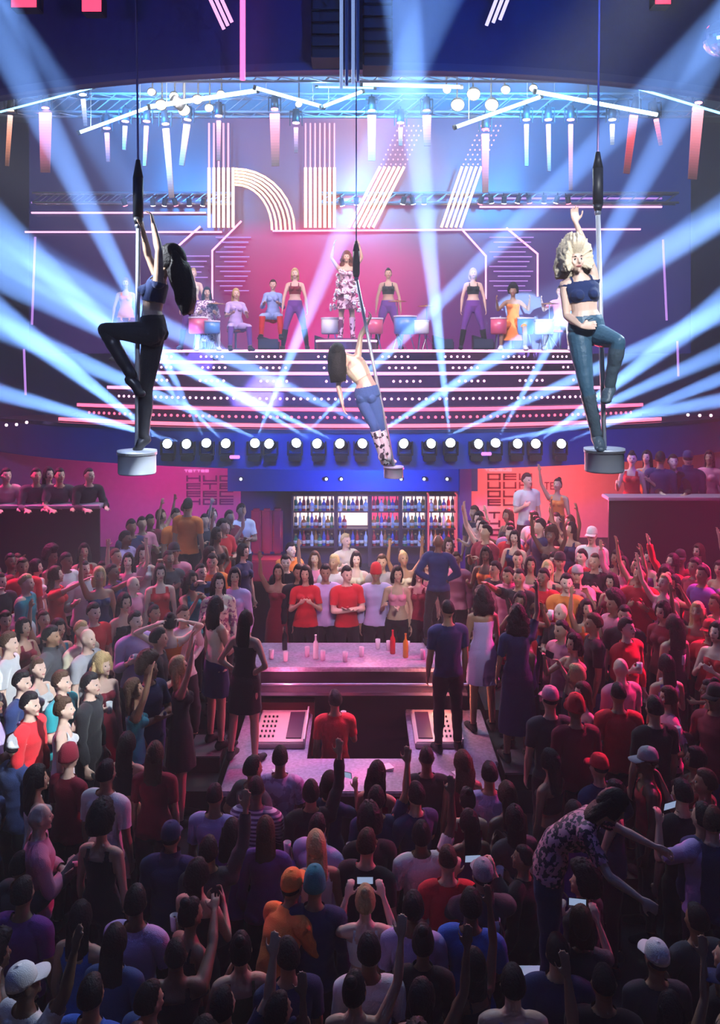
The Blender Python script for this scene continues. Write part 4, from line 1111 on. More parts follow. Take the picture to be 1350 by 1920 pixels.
# clutter on the counters
CL = [('napkin_stack', -.9, 9.5), ('napkin_stack', .3, 9.6), ('napkin_stack', -.35, 9.35), ('napkin_stack', 1.1, 9.45)]
for k, (n_, x, y) in enumerate(CL):
    r = MB()
    for j in range(4): r.obox((0, 0, .004 + j * .008), (.13, .13, .006), Euler((0, 0, .15 * j)))
    tag(r.build('napkin_stack', mat('paper_white', (.85, .8, .85), .7), loc=(x, y, 1.2)), 'low stack of white napkins on the front counter, ' + nth(sorted(c_[1] for c_ in CL).index(x), 4), 'napkins', 'napkin stacks')
gl = MB().lathe([(.028, 0), (.030, .004), (.036, .13), (.033, .13), (.027, .012)], n=14).mesh('glass', True); gl.materials.append(mat('tumbler_glass', (.75, .6, .75), .1, spec=.8))
rr = random.Random(4); gx = sorted([-1.2, -1.0, -.72, -.5, -.2, .02, .25, .4, .66, .85, 1.05, 1.2])
for k, x in enumerate(gx):
    o = bpy.data.objects.new('drinking_glass', gl); LINK(o); o.location = (x, 11.4 + rr.random() * .6, 1.75)
    tag(o, 'short drinking glass on the raised back counter, ' + nth(k, len(gx)), 'glass', 'glasses on the back counter')
for k, (x, y, c) in enumerate(((.45, 11.75, 'red'), (.62, 11.6, 'amber'), (-.6, 11.55, 'clear'), (-1.05, 11.9, 'dark'))):
    b = bpy.data.objects.new('bottle', bottle_mesh('tall')[0]); LINK(b); b.location = (x, y, 1.75); slot(b, [mat('bottle_' + c, BC[c])])
    tag(b, c + ' bottle standing among glasses on the raised back counter', 'bottle', 'bottles on the back counter')
# ================================================================ performers
def J_world(pts, Y0, sx, hx, headR, base):
    """joints given as photograph pixels with a depth offset, brought into the frame of an empty at base"""
    J = {}
    for k, v in pts.items(): J[k] = np.array(P(v[0], v[1], Y0 + (v[2] if len(v) > 2 else 0))) - np.array(base)
    J['sx'] = _n(np.array(sx, float)); J['hx'] = _n(np.array(hx, float)); J['headR'] = headR
    return J
RZ = lambda a, b, c: Euler([math.radians(a), math.radians(b), math.radians(c)], 'XYZ').to_matrix()
black_pm = mat('chrome_pole', (.75, .78, .85), .32, metal=.6)
def pole_rig(x_top, x_bot, y_bot, Y, y_sl0, y_sl1, x_sl, wpx, label, tilt_top=None):
    """suspended dance pole: chrome tube, black sleeve, cable to the ceiling and a round drum to stand on"""
    base = P(x_bot, y_bot, Y); r = empty('dance_pole', base, label=label, cat='dance pole', group='suspended dance poles')
    rr = wpx * Y / F / 2; h = (44 if wpx > 50 else 22) * Y / F
    dz = lambda y: (y_bot - y) * Y / F; dx = lambda x: (x - x_bot) * Y / F
    m = MB().lathe([(rr * .96, 0), (rr, .012), (rr, h - .03), (rr * 1.05, h - .028), (rr * 1.05, h), (rr * .2, h)], n=40)
    m.build('drum', mat('drum_steel', (.55, .60, .72), .45, metal=.3), r, True)
    MB().lathe([(rr * 1.055, h - .035), (rr * 1.06, h - .015)], n=40).build('drum_rim', mat('rim_bright', (.75, .8, .9), .2, metal=.9), r)
    top = Vector((dx(x_sl), 0, dz(y_sl1))); MB().cyl((0, 0, h), top, .021, n=16).build('pole', black_pm, r, True)
    t2 = Vector((dx(x_sl), 0, dz(y_sl0))); d = t2 - top
    MB().cyl(top, top + d * .1, .03, .045, n=16).cyl(top + d * .1, top + d * .72, .045, n=16).cyl(top + d * .72, t2, .045, .018, n=16).build('sleeve', mat('sleeve_black', (.012, .013, .02), .5), r, True)
    zc = 13.2 if Y < 11 else 11.9
    MB().cyl(t2, (dx(x_top), 0, zc - base.z), .009, n=6).build('cable', mat('cable_steel', (.25, .15, .3), .4, metal=.6), r)
    MB().ball(top + Vector((0, 0, -.02)), .03, 10).build('shackle', steel, r)
    return r
YA = 7.4
pole_rig(243, 257, 888, YA + .02, 300, 420, 259, 70, 'suspended chrome pole with grey drum under the long-haired dancer')
pole_rig(1133, 1133, 884, YA + .02, 285, 395, 1121, 72, 'suspended chrome pole with bright drum under the curly-haired dancer')
pole_rig(668, 738, 896, 10.8, 452, 520, 668, 36, 'slanting suspended pole with small drum at the centre of the hall')

def hero(name, J, base, label, group, **kw):
    r = empty('person', base, label=label, cat='person', group=group)
    fig = Figure(J, kw.pop('sex', 'f'), kw.pop('hands', None), voxel=kw.pop('voxel', .0062), heel=True)
    dress_up(r, fig, **kw); return r, fig
# left pole dancer, in profile facing the left, arm reaching up the pole
b0 = P(268, 846, YA)
J = J_world(dict(pelvis=(288, 618), waist=(285, 583), chest=(290, 552), collar=(299, 522), neck=(306, 510), head=(322, 489), hipL=(284, 626, -.08), hipR=(288, 626, .08),
    kneL=(196, 618, -.10), ankL=(247, 704, -.07), toeL=(262, 738, -.06), kneR=(274, 728, .05), ankR=(270, 817, .03), toeR=(259, 842, .02),
    shoL=(297, 531, -.15), shoR=(300, 528, .15), elbL=(298, 470, -.17), wriL=(287, 420, -.05), elbR=(278, 480, .12), wriR=(268, 432, .05)), YA, (0, -1, 0.05), (0, -1, 0), RZ(0, 0, 0), b0)
J['headR'] = (Matrix.Rotation(math.radians(-92), 3, 'Z') @ Matrix.Rotation(math.radians(-28), 3, 'X'))
hero('a', J, b0, 'person with long dark blue-tipped hair in black leggings, standing on one leg at the pole', 'pole dancers', skn='tan', hair='mane', hairc='black', top='crop', topm=cloth('navy'), bottom='leggings', bottomm=cloth('black'), shoes='boots', shoem=mat('boot_black', (.015, .015, .02), .3),
     hands={'L': dict(d=(-.15, .05, 1), side=(0, 1, .2), pn=(-1, 0, 0), curl=1.0, spread=.2), 'R': dict(d=(-.1, -.1, 1), side=(0, -1, 0), pn=(-1, 0, 0), curl=1.0, spread=.2)}, hairM=Matrix.Rotation(math.radians(-92), 4, 'Z') @ Matrix.Rotation(math.radians(8), 4, 'X') @ Matrix.Diagonal((1.03, 1.03, 1.03, 1)))
# right pole dancer, facing the room
b1 = P(1127, 846, YA)
J = J_world(dict(pelvis=(1100, 618), waist=(1096, 583), chest=(1093, 556), collar=(1089, 527), neck=(1085, 514), head=(1078, 488, -.02), hipR=(1085, 627, .0), hipL=(1118, 627, .0),
    kneR=(1100, 728, -.06), ankR=(1119, 815, .0), toeR=(1126, 842, -.10), kneL=(1160, 640, -.28), ankL=(1143, 722, -.14), toeL=(1136, 752, -.17),
    shoR=(1059, 534, .02), shoL=(1116, 526, .04), elbR=(1062, 592, .0), wriR=(1090, 612, -.17), elbL=(1098, 465, .02), wriL=(1080, 418, .0)), YA, (1, .05, .1), (1, .1, 0), RZ(6, -6, 8), b1)
r1, f1 = hero('b', J, b1, 'person with big blond curls, dark bra top and grey leggings, one knee lifted at pole', 'pole dancers', skn='light', hair='halo', hairc='pale', top='crop', topm=cloth('navy'), bottom='leggings', bottomm=mat('legging_teal', (.04, .10, .16), .45, bump=.3, bscale=30), shoes='boots', shoem=mat('boot_grey', (.06, .09, .12), .35, bump=.4, bscale=40),
     hands={'L': dict(d=(-.15, 0, 1), side=(1, 0, 0), pn=(0, -1, 0), curl=.3), 'R': dict(d=(1, -.3, .1), side=(0, 0, 1), pn=(0, 1, 0), curl=.8)}, hairscale=1.02)
# middle dancer seen from behind, leaning away from the slanting pole
b2 = P(732, 868, 10.8)
J = J_world(dict(pelvis=(689, 742), waist=(684, 716), chest=(671, 695), collar=(658, 675), neck=(650, 668), head=(633, 660), hipR=(699, 748, .0), hipL=(680, 748, .03),
    kneR=(713, 800, -.05), ankR=(727, 852, .0), toeR=(735, 866, .12), kneL=(702, 800, -.1), ankL=(716, 852, -.05), toeL=(722, 868, .05),
    shoR=(671, 668, .0), shoL=(645, 686, .0), elbR=(676, 630, .02), wriR=(690, 604, .03), elbL=(634, 722, -.02), wriL=(642, 758, -.05)), 10.8, (-1, 0, .35), (-1, -.1, .1), RZ(0, 0, 0), b2)
J['hipL'], J['hipR'] = J['hipL'], J['hipR']
for a_ in ('sho', 'elb', 'wri', 'hip', 'kne', 'ank', 'toe'): J[a_ + 'L'], J[a_ + 'R'] = J[a_ + 'L'], J[a_ + 'R']
J['sx'] = _n(J['shoL'] - J['shoR']); J['hx'] = _n(J['hipL'] - J['hipR'])
J['headR'] = Matrix.Rotation(math.radians(-48), 3, 'Y') @ Matrix.Rotation(math.radians(170), 3, 'Z')
hero('c', J, b2, 'person with bare back, blue jeans and white boots, leaning off the slanting pole', 'pole dancers', skn='light', hair='mane', hairc='black', hairM=Matrix.Rotation(math.radians(165), 4, 'Z') @ Matrix.Rotation(math.radians(4), 4, 'Y') @ Matrix.Diagonal((1, 1, .82, 1)), top='crop', topm=cloth('cream'), bottom='leggings', bottomm=cloth('denim'), shoes='boots', shoem=patterned('boot_cow', (.85, .85, .88), (.03, .03, .04), 16, .56),
     hands={'R': dict(curl=1., spread=.2)}, voxel=.007)

# ---------------------------------------------------------------- dancers and musicians on the stage
DZ = 5.98
standF = default_joints('f', armL=((.30, -.1, -1), (.12, -.1, -1)), armR=((-.30, -.1, -1), (-.12, -.1, -1)), legL=((.26, -.05, -1), (.16, .05, -1)), legR=((-.26, -.05, -1), (-.16, .05, -1)), head=(-4, 0, 0))
sitJ = default_joints('f', pz=.50, legL=((.25, -1, .0), (.05, -.05, -1)), legR=((-.25, -1, .0), (-.05, -.05, -1)), armL=((.3, -.35, -1), (-.3, -1, .25)), armR=((-.3, -.35, -1), (.3, -1, .25)))
drumJ = default_joints('f', pz=.55, legL=((.35, -1, -.1), (.05, -.05, -1)), legR=((-.35, -1, -.1), (-.05, -.05, -1)), armL=((.5, -.5, -.5), (.1, -.8, .9)), armR=((-.5, -.5, -.5), (-.1, -.8, .9)))
upJ = default_joints('f', armL=((.55, -.2, .8), (-.2, -.1, 1)), armR=((-.55, -.2, .8), (.2, -.1, 1)), head=(-12, 0, 0))
SF = {'stand': Figure(standF, 'f', voxel=.011), 'sit': Figure(sitJ, 'f', voxel=.011), 'drum': Figure(drumJ, 'f', voxel=.011), 'up': Figure(upJ, 'f', voxel=.011)}
def stager(kind, x, Y, z, label, yaw=0, **kw):
    r = empty('person', ((x - 675) * Y / F, Y, z), rot=(0, 0, math.radians(yaw)), label=label, cat='person', group='performers on the stage')
    dress_up(r, SF[kind], **kw); return r
ST = [(362, 'person in cream bra and dark leggings on stage, first standing, by the long-haired pole dancer', 'light', 'bun', 'blonde', 'cream'), (553, 'person in dark bra and leggings standing legs apart before the magenta glow', 'light', 'bob', 'blonde', 'maroon'),
      (728, 'person with dark bun standing on stage right of the flower-dressed performer', 'tan', 'bun', 'black', 'black'), (887, 'person with blond bob standing on stage under the leaning letter strokes', 'light', 'bob', 'blonde', 'black')]
for x, lb, sk, hr, hc, tp in ST:
    stager('stand', x, 18.55, DZ, lb, skn=sk, hair=hr, hairc=hc, top='crop', topm=cloth(tp), bottom='leggings', bottomm=cloth('purple'), shoes='boots', shoem=cloth('black'))
glit = patterned('glitter_cloth', (.9, .75, .85), (.2, .08, .2), 26, .5); flor = patterned('flower_cloth', (.9, .6, .7), (.18, .02, .10), 11, .52, 'noise'); coral = cloth('orange')
def stool(x, Y, z, h, label, nm='stool'):
    r = empty(nm, ((x - 675) * Y / F, Y, z), label=label, cat='stool', group='stools on the stage')
    MB().lathe([(.17, h - .05), (.19, h - .04), (.19, h - .01), (.16, h)], n=20).build('seat', cloth('maroon'), r, True)
    MB().cyl((0, 0, .02), (0, 0, h - .05), .025, n=8).build('post', steel, r); MB().lathe([(.18, 0), (.18, .015), (.03, .03)], n=18).build('foot_plate', steel, r)
stool(388, 18.0, 5.98, .42, 'round stool under the glittering musician at left'); stool(442, 18.3, 5.98, .42, 'round stool under the blond musician in lilac'); stool(962, 18.2, 5.98, .42, 'round stool under the performer in coral'); stool(1050, 18.3, 5.98, .42, 'round stool under the musician nearest the curly-haired pole dancer')
stager('sit', 388, 18.0, DZ, 'person in glitter top seated on stage by the long-haired pole dancer', 12, skn='tan', hair='wavy', hairc='black', top='shirt', topm=glit, bottom='skirt', bottomm=glit, shoes='boots', shoem=cloth('white'))
stager('sit', 442, 18.3, DZ, 'person in lilac shirt with blond hair seated on stage, second musician', 20, skn='light', hair='long', hairc='blonde', top='tshirt', topm=cloth('lilac'), bottom='leggings', bottomm=cloth('purple'), shoes='shoes', shoem=cloth('black'))
stager('drum', 962, 18.2, DZ, 'person in coral dress playing hand drums on stage at right', -10, skn='brown', hair='afro', hairc='black', top='dressskirt', topm=coral, bottom=None, bottomm=None, shoes='shoes', shoem=cloth('white'))
stager('drum', 1050, 18.3, DZ, 'person in pink top seated at the right end of the stage', -20, skn='tan', hair='bun', hairc='brown', top='tshirt', topm=cloth('pink'), bottom='leggings', bottomm=cloth('cream'), shoes='shoes', shoem=cloth('white'))
stager('sit', 512, 19.0, DZ + .25, 'person in pale blue shirt playing far back before the magenta glow', 0, skn='light', hair='short', hairc='brown', top='shirt', topm=mat('cloth_paleblue', (.35, .5, .9), .8), bottom='trousers', bottomm=cloth('red'), shoes='shoes', shoem=cloth('black'))
stager('stand', 236, 18.2, DZ - .24, 'person in orange top at the left end of the stage behind the raised knee', 10, skn='tan', hair='bob', hairc='auburn', top='tank', topm=cloth('orange'), bottom='leggings', bottomm=cloth('maroon'), shoes='shoes', shoem=cloth('black'))
# riser with the flower-dressed singer
rs = empty('stage_riser', (-.28, 17.6, DZ), label='round glowing-edged riser at the stage centre', cat='riser')
MB().lathe([(.62, 0), (.62, .20), (.58, .22), (.1, .22)], n=32).build('drum_body', deck_m, rs); MB().lathe([(.63, .15), (.635, .19)], n=32).build('light_edge', glow('riser_edge', (1, .4, .8), 3.), rs)
sg = stager('up', 650, 17.6, DZ + .22, 'person in ruffled pink and white flower costume at the stage centre', 0, skn='tan', hair='curly', hairc='auburn', top='dressskirt', topm=flor, bottom=None, bottomm=None, shoes='boots', shoem=flor)
rf = random.Random(8); ruff = MB()
for k in range(70):
    a = rf.random() * 2 * PI; z = .55 + rf.random() * .85; rad = np.interp(z, [.55, .9, 1.05, 1.4], [.36, .24, .17, .22])
    c = Vector((rad * math.cos(a), rad * .8 * math.sin(a), z))
    for j in range(5):
        an = j * 2 * PI / 5; ruff.ball(c + Vector((math.cos(a) * .02, math.sin(a) * .02, 0)) + Vector((-math.sin(a) * math.cos(an), math.cos(a) * math.cos(an), math.sin(an))) * .03, .024, 6, (1, 1, 1))
ruff.build('flower_ruffle', patterned('petal', (.95, .7, .8), (.85, .9, 1), 9, .5), sg, True)['kind'] = 'stuff'
# drums and keyboards
def drum(x, Y, z, r_, h, label, tilt=0, c=(.7, .1, .2)):
    o = empty('stage_drum', ((x - 675) * Y / F, Y, z), rot=(math.radians(tilt), 0, 0), label=label, cat='drum', group='drums on the stage')
    MB().lathe([(r_ * .9, .32), (r_, .35), (r_, .35 + h)], n=20).build('shell', mat('drum_' + str(c), c, .3, coat=.5), o, True)
    MB().lathe([(r_ * 1.04, .34 + h), (r_ * 1.04, .37 + h), (r_ * .9, .372 + h)], n=20).build('drum_head', mat('drum_skin', (.9, .8, .9), .4), o)
    for k in range(3): MB().cyl((r_ * .8 * math.cos(k * 2.1), r_ * .8 * math.sin(k * 2.1), 0), (r_ * .4 * math.cos(k * 2.1), r_ * .4 * math.sin(k * 2.1), .34), .012, n=6).build('leg', steel, o)
for k, (x, Y, r_, h) in enumerate(((372, 17.6, .2, .3), (398, 17.5, .16, .22), (620, 17.9, .2, .3), (700, 17.6, .2, .28), (760, 17.9, .24, .34), (790, 17.8, .16, .24), (935, 17.9, .17, .3), (985, 17.9, .17, .3), (1020, 17.9, .2, .26))):
    drum(x, Y, DZ, r_, h, 'drum with pale head on the stage deck, ' + nth(k, 9), 0, [(.7, .1, .2), (.1, .3, .7), (.8, .8, .85)][k % 3])
def cymbal(x, Y, h, label):
    o = empty('cymbal', ((x - 675) * Y / F, Y, DZ), label=label, cat='cymbal', group='cymbals on the stage')
    MB().lathe([(.2, h), (.19, h + .008), (.04, h + .03), (.01, h + .05)], n=24).build('plate', mat('brass', (.8, .55, .2), .25, metal=1.), o, True)
    MB().cyl((0, 0, .2), (0, 0, h), .01, n=6).build('stand_pole', steel, o)
    for k in range(3): MB().cyl((0, 0, .3), (.2 * math.cos(k * 2.1), .2 * math.sin(k * 2.1), 0), .008, n=6).build('leg', steel, o)
for k, (x, h) in enumerate(((405, .95), (745, 1.0), (800, .9), (1030, .95))): cymbal(x, 17.85, h, 'brass cymbal on a tripod stand on stage, ' + nth(k, 4))
# platforms people stand on in the front of the steps: amplifiers
for k, x in enumerate((505, 610, 830, 905)):
    r = empty('stage_monitor', ((x - 675) * 18.0 / F, 17.95, DZ), label='black wedge monitor on the stage deck, ' + nth(k, 4), cat='speaker', group='wedge monitors')
    MB().prism([(-.22, 0), (.22, 0), (.22, .16), (-.22, .3)], -.12, .14).build('cabinet', blackm, r); MB().box((-.2, -.13, .03), (.2, -.12, .22)).build('grille', mat('grille', (0, 0, 0)), r)
# ================================================================ the crowd
FIG = {}
def fig(pose, sex, near=True):
    k = (pose, sex) if near else (pose, sex, 'far')
    if k not in FIG: FIG[k] = make_fig(pose, sex, voxel=.0108 if near else .0145)
    return FIG[k]
def ground(X, Y):
    if abs(X) > IW:
        for a, b, z in LEV:
            if a <= Y < b: return z
        return 0 if Y < 7 else 1.4
    if Y < 9.0: return 0
    return .95 if Y < 15.2 else 1.4
def solve(x, y, H):
    best = None
    for i in range(1400):
        Y = 4.3 + i * .01; X = (x - 675) * Y / F
        yy = 667 + F * (ZC - ground(X, Y) - H) / Y
        d = abs(yy - y)
        if best is None or d < best[0]: best = (d, Y, X)
    return best[1], best[2]
MIX = {'lilac tee': patterned('cloth_lilacprint', (.62, .50, .80), (.40, .28, .55), 12, .52), 'floral': patterned('cloth_floral', (.75, .30, .42), (.03, .01, .03), 28, .5), 'cream floral': patterned('cloth_creamfloral', (.85, .75, .6), (.35, .15, .25), 18, .55), 'striped': patterned('cloth_striped', (.7, .6, .75), (.12, .05, .15), 8, .5, 'stripe')}
def cm(n): return MIX[n] if n in MIX else cloth(n)
GN = {'tshirt': 'T-shirt', 'shirt': 'long-sleeved shirt', 'hoodie': 'hooded top', 'tank': 'tank top', 'crop': 'crop top', 'tube': 'strapless top', 'dressskirt': 'dress', 'vest': 'vest'}
HN = {'short': 'short {} hair', 'crop': 'cropped {} hair', 'bob': '{} bob', 'long': 'long {} hair', 'wavy': 'wavy {} hair', 'afro': '{} afro', 'curly': 'big {} curls', 'bun': '{} bun', 'bald': 'shaved head', 'cap': '{} cap', 'backcap': 'backward {} cap', 'beanie': '{} beanie'}
placed = []       # x, y of everybody on the floor
people = []
def person(X, Y, z, sex, pose, yaw, top, color, hair, hairc, bottom, botc, skn, hatc=None, where=None, size=1., shoes='shoes', group='guests in the crowd', labels=None):
    f = fig(pose, sex, Y < 9.3)
    r = empty('person', (X, Y, z), rot=(0, 0, math.radians(yaw)), cat='person', group=group)
    r.scale = (size,) * 3; r['_sex'] = sex
    dress_up(r, f, skn, hair, hairc, top, cm(color), bottom, cloth(botc) if bottom else None, cloth('black'), shoes, cloth(hatc) if hatc else None)
    hd = HN[hair].format(hatc if hair in ('cap', 'backcap', 'beanie') else hairc)
    people.append([r, X, Y, z, '%s %s' % (color if color != 'lilac tee' else 'lilac patterned', GN[top]), hd, pose, where, labels, group])
    if group == 'guests in the crowd': placed.append((X, Y))
    return r
H = 1.62
def at(x, y, sex, pose, yaw, top, color, hair, hairc='black', skn='brown', bottom='trousers', botc='black', hatc=None, Y=None, z=None, where=None, size=1., label=None, group='guests in the crowd'):
    """a guest whose head the photograph shows at pixel x, y"""
    if Y is None: Y, X = solve(x, y, H * size)
    else: X = (x - 675) * Y / F
    if z is None: z = ground(X, Y) if group == 'guests in the crowd' and Y is None else (ZC - (y - 667) * Y / F - H * size if Y and group != 'guests in the crowd' else ground(X, Y))
    return person(X, Y, z, sex, pose, yaw, top, color, hair, hairc, bottom, botc, skn, hatc, where, size, group=group, labels=label)
S = 'standing with arms down'; DR = 'holding a drink'; U1 = 'raising one arm'; U2 = 'raising both arms'; PH = 'holding up a phone'; CL_ = 'clapping'; PT = 'pointing forward'; HH = 'hands on hips'; CR = 'arms crossed'; HB = 'hands behind head'; LN_ = 'leaning forward on forearms'; DN = 'dancing with a bent arm'
# ---- people standing on the bar sides (their feet on the counter tops)
B = 'people standing on the bar'
at(840, 1155, 'm', S, 195, 'tshirt', 'navy', 'crop', bottom='trousers', botc='black', Y=10.15, z=1.15, group=B, label='person in navy T-shirt standing on the right side counter of the bar')
at(460, 1205, 'f', HH, 160, 'dressskirt', 'black', 'long', bottom=None, Y=9.75, z=1.2, size=.97, skn='tan', group=B, label='person in short black dress standing on the left end of the front counter')
at(404, 1190, 'f', DR, 130, 'tank', 'cream', 'wavy', 'black', 'tan', 'skirt', 'navy', Y=10.3, z=1.15, group=B, label='person in cream top and navy skirt dancing on the left side of the bar') .location.x = -1.74
at(970, 1145, 'f', U1, 185, 'tshirt', 'navy', 'curly', bottom='longskirt', botc='navy', Y=9.9, z=1.15, group=B, label='person with huge dark curls in navy standing on the right side of the bar')
at(822, 1012, 'm', HH, 170, 'shirt', 'navy', 'bald', skn='dark', Y=12.05, z=1.75, size=.88, group=B, label='person in dark navy shirt standing on the back counter, facing away')
at(905, 1065, 'f', S, 190, 'dressskirt', 'lilac', 'curly', bottom=None, Y=10.7, z=1.15, size=1.0, group=B, label='person in lilac dress with big dark curls behind the man on the bar')
at(628, 1296, 'm', DR, 190, 'tshirt', 'red', 'short', Y=10.35, z=.0, group='bar staff', label='person in red T-shirt working in the sunken pit of the bar')
for x_, y_, z_, lb in ((-1.84, 10.3, 1.15, 'low black box under the dancer in cream top and navy skirt'), (1.83, 9.9, 1.15, 'low black box under the dancer with huge dark curls')):
    bx = empty('standing_box', (x_, y_, .95), label=lb, cat='box', group='boxes beside the bar')
    MB().box((-.19, -.28, 0), (.19, .28, .185), .01).build('body', blackm, bx); MB().box((-.195, -.285, .18), (.195, .285, .2)).build('top_edge', steel, bx)
# ---- guests behind the raised back counter, facing the room
BK = [(573, 1100, 'f', CL_, 'tshirt', 'red', 'wavy'), (610, 1140, 'm', S, 'shirt', 'lilac', 'short'), (650, 1098, 'm', CR, 'tshirt', 'red', 'short'), (705, 1085, 'm', S, 'shirt', 'lilac', 'beanie'), (745, 1112, 'f', DR, 'crop', 'pink', 'bob'),
      (560, 1145, 'm', S, 'shirt', 'black', 'short'), (788, 1108, 'f', DN, 'tank', 'maroon', 'long'), (522, 1072, 'f', U1, 'dressskirt', 'maroon', 'long')]
for i, (x, y, s_, po, tp, c, hr) in enumerate(BK):
    Y = 12.62 + .1 * (i % 2); X = (x - 675) * Y / F
    person(X, Y, .95, s_, po, (X * -6) + random.uniform(-15, 15), tp, c, hr, 'black', None if tp == 'dressskirt' else 'trousers', 'black', ['tan', 'brown', 'light', 'brown'][i % 4], 'red' if hr == 'beanie' else None, 'behind the raised back counter', size=1.0)
BK2 = [(536, 1040, 'm', S, 'shirt', 'black', 'short'), (590, 1040, 'f', U1, 'tshirt', 'pink', 'wavy'), (626, 1050, 'm', CL_, 'tshirt', 'white', 'short'), (668, 1040, 'f', DR, 'tank', 'cream', 'bob'), (716, 1050, 'm', DR, 'shirt', 'grey', 'short'), (757, 1045, 'f', U2, 'dressskirt', 'cream', 'bun'), (797, 1050, 'f', DR, 'crop', 'pink', 'long'), (855, 1020, 'm', S, 'shirt', 'pink', 'crop')]
for i, (x, y, s_, po, tp, c, hr) in enumerate(BK2):
    Y = 13.35 + .2 * (i % 2); X = (x - 675) * Y / F
    person(X, Y, .95, s_, po, random.uniform(-20, 20), tp, c, hr, ['black', 'brown', 'blonde'][i % 3], None if tp == 'dressskirt' else 'trousers', 'black', ['light', 'tan', 'brown'][i % 3], None, 'in second row behind the back counter')
for i, (x, s_, po, tp, c, hr) in enumerate(((535, 'm', LN_, 'shirt', 'orange', 'short'), (648, 'm', DR, 'shirt', 'cream', 'short'), (840, 'f', S, 'tank', 'cream', 'bob'))):
    Y = 14.6 + .3 * (i % 2)
    person((x - 675) * Y / F, Y, .95, s_, po, random.uniform(-30, 30), tp, c, hr, ['black', 'blonde', 'brown'][i % 3], 'trousers', 'black', 'light', 'white' if hr == 'cap' else None, 'near the lit bottle shelves')
# ---- guests raised above the others at the walls (on booth seats)
BO = 'guests standing on booth benches'
def bench(x0, x1, Y, z0, z, label):
    a, b = (x0 - 675) * Y / F, (x1 - 675) * Y / F
    r = empty('booth_bench', ((a + b) / 2, Y, z0), label=label, cat='bench', group='booth benches'); w = (b - a) / 2; h = z - z0
    MB().box((-w, -.25, 0), (w, .3, h - .1)).build('base', blackm, r)
    for i in range(2): MB().box((-w + i * w + .01, -.27, h - .1), (-w + (i + 1) * w - .01, .3, h), .03).build('seat_cushion', mat('bench_maroon', (.25, .02, .05), .5), r)
bench(935, 1085, 15.4, 1.4, 1.85, 'maroon booth bench before the orange-red wall with two people on it')
at(988, 985, 'm', DR, 20, 'tshirt', 'white', 'short', Y=15.4, z=1.85, group=BO, skn='light', label='person in big white T-shirt standing on the bench before the dark lettering', size=1.05)
at(1045, 985, 'f', U1, -30, 'tank', 'orange', 'bun', Y=15.4, z=1.85, group=BO, skn='tan', label='person in orange top with one arm over the head on the booth bench')
bench(320, 385, 13.8, 1.4, 1.75, 'maroon booth bench before the magenta wall')
at(352, 1012, 'm', S, 170, 'tshirt', 'orange', 'short', Y=13.8, z=1.75, group=BO, skn='tan', label='person in orange T-shirt standing on the bench before the magenta wall')
# ---- balcony guests
for i, (x, y, s_, tp, c, hr, yw) in enumerate(((8, 872, 'm', 'tshirt', 'pink', 'short', 60), (66, 878, 'm', 'shirt', 'charcoal', 'short', 50), (86, 872, 'f', 'tank', 'maroon', 'long', 60), (108, 872, 'm', 'tshirt', 'charcoal', 'short', 55), (158, 880, 'm', 'shirt', 'black', 'crop', 75))):
    Y = 13.55 + (.15 if i == 2 else 0); X = (x - 675) * Y / F
    person(X, Y, 2.38, s_, LN_, yw * .5, tp, c, hr, 'black', 'trousers', 'black', ['light', 'tan'][i % 2], None, 'leaning at the left balcony counter', group='balcony guests', size=.98)
for i, (x, s_, po, tp, c, hr, yw) in enumerate(((1185, 'f', DR, 'tank', 'red', 'bun', -30), (1213, 'f', CL_, 'tank', 'orange', 'long', -25), (1238, 'm', S, 'shirt', 'navy', 'short', 150), (1262, 'm', LN_, 'shirt', 'black', 'short', -20), (1290, 'm', S, 'hoodie', 'navy', 'cap', 160), (1330, 'f', DR, 'tshirt', 'pink', 'long', -40))):
    Y = 13.75 + .18 * (i % 2); X = (x - 675) * Y / F
    person(X, Y, 2.55, s_, po, yw, tp, c, hr, 'black', 'trousers', 'black', ['light', 'tan', 'brown'][i % 3], 'navy' if hr == 'cap' else None, 'at the right balcony counter', group='balcony guests', size=.98)
# ---- guests the photograph singles out
at(525, 1432, 'm', S, 178, 'tshirt', 'lilac tee', 'short', skn='dark')
at(480, 1490, 'm', CR, 172, 'shirt', 'striped', 'crop', skn='dark')
at(583, 1495, 'm', U1, 190, 'shirt', 'black', 'short')
at(706, 1508, 'm', U1, 180, 'tshirt', 'navy', 'short')
at(800, 1432, 'm', S, 185, 'tshirt', 'black', 'crop', skn='dark')
at(868, 1440, 'f', DR, 190, 'tank', 'maroon', 'wavy', 'brown')
at(918, 1462, 'm', S, 185, 'tshirt', 'lilac', 'short')
at(402, 1505, 'm', S, 170, 'tshirt', 'lilac', 'crop')
at(498, 1568, 'f', DR, 175, 'shirt', 'purple', 'long', 'brown')
at(790, 1575, 'm', U1, 185, 'tshirt', 'white', 'short', skn='dark')
at(840, 1625, 'm', S, 183, 'tshirt', 'red', 'crop', 'brown', 'tan')
at(590, 1672, 'm', S, 180, 'shirt', 'navy', 'beanie', hatc='teal')
at(510, 1690, 'm', LN_, 140, 'shirt', 'orange', 'cap', hatc='orange', label='person in orange shirt and orange cap bending forward in the dark crowd')
at(775, 1718, 'm', S, 175, 'tshirt', 'lilac', 'short', skn='dark')
at(692, 1800, 'm', S, 182, 'tshirt', 'white', 'short', skn='dark')
at(685, 1700, 'f', PH, 180, 'crop', 'white', 'bun', 'blonde', 'light')
at(962, 1862, 'm', S, 178, 'tank', 'lilac', 'short', skn='light')
at(42, 1690, 'm', S, 170, 'tshirt', 'purple', 'short')
at(150, 1735, 'f', DR, 165, 'tank', 'blue', 'long', skn='tan')
at(170, 1882, 'm', S, 170, 'shirt', 'blue', 'short')
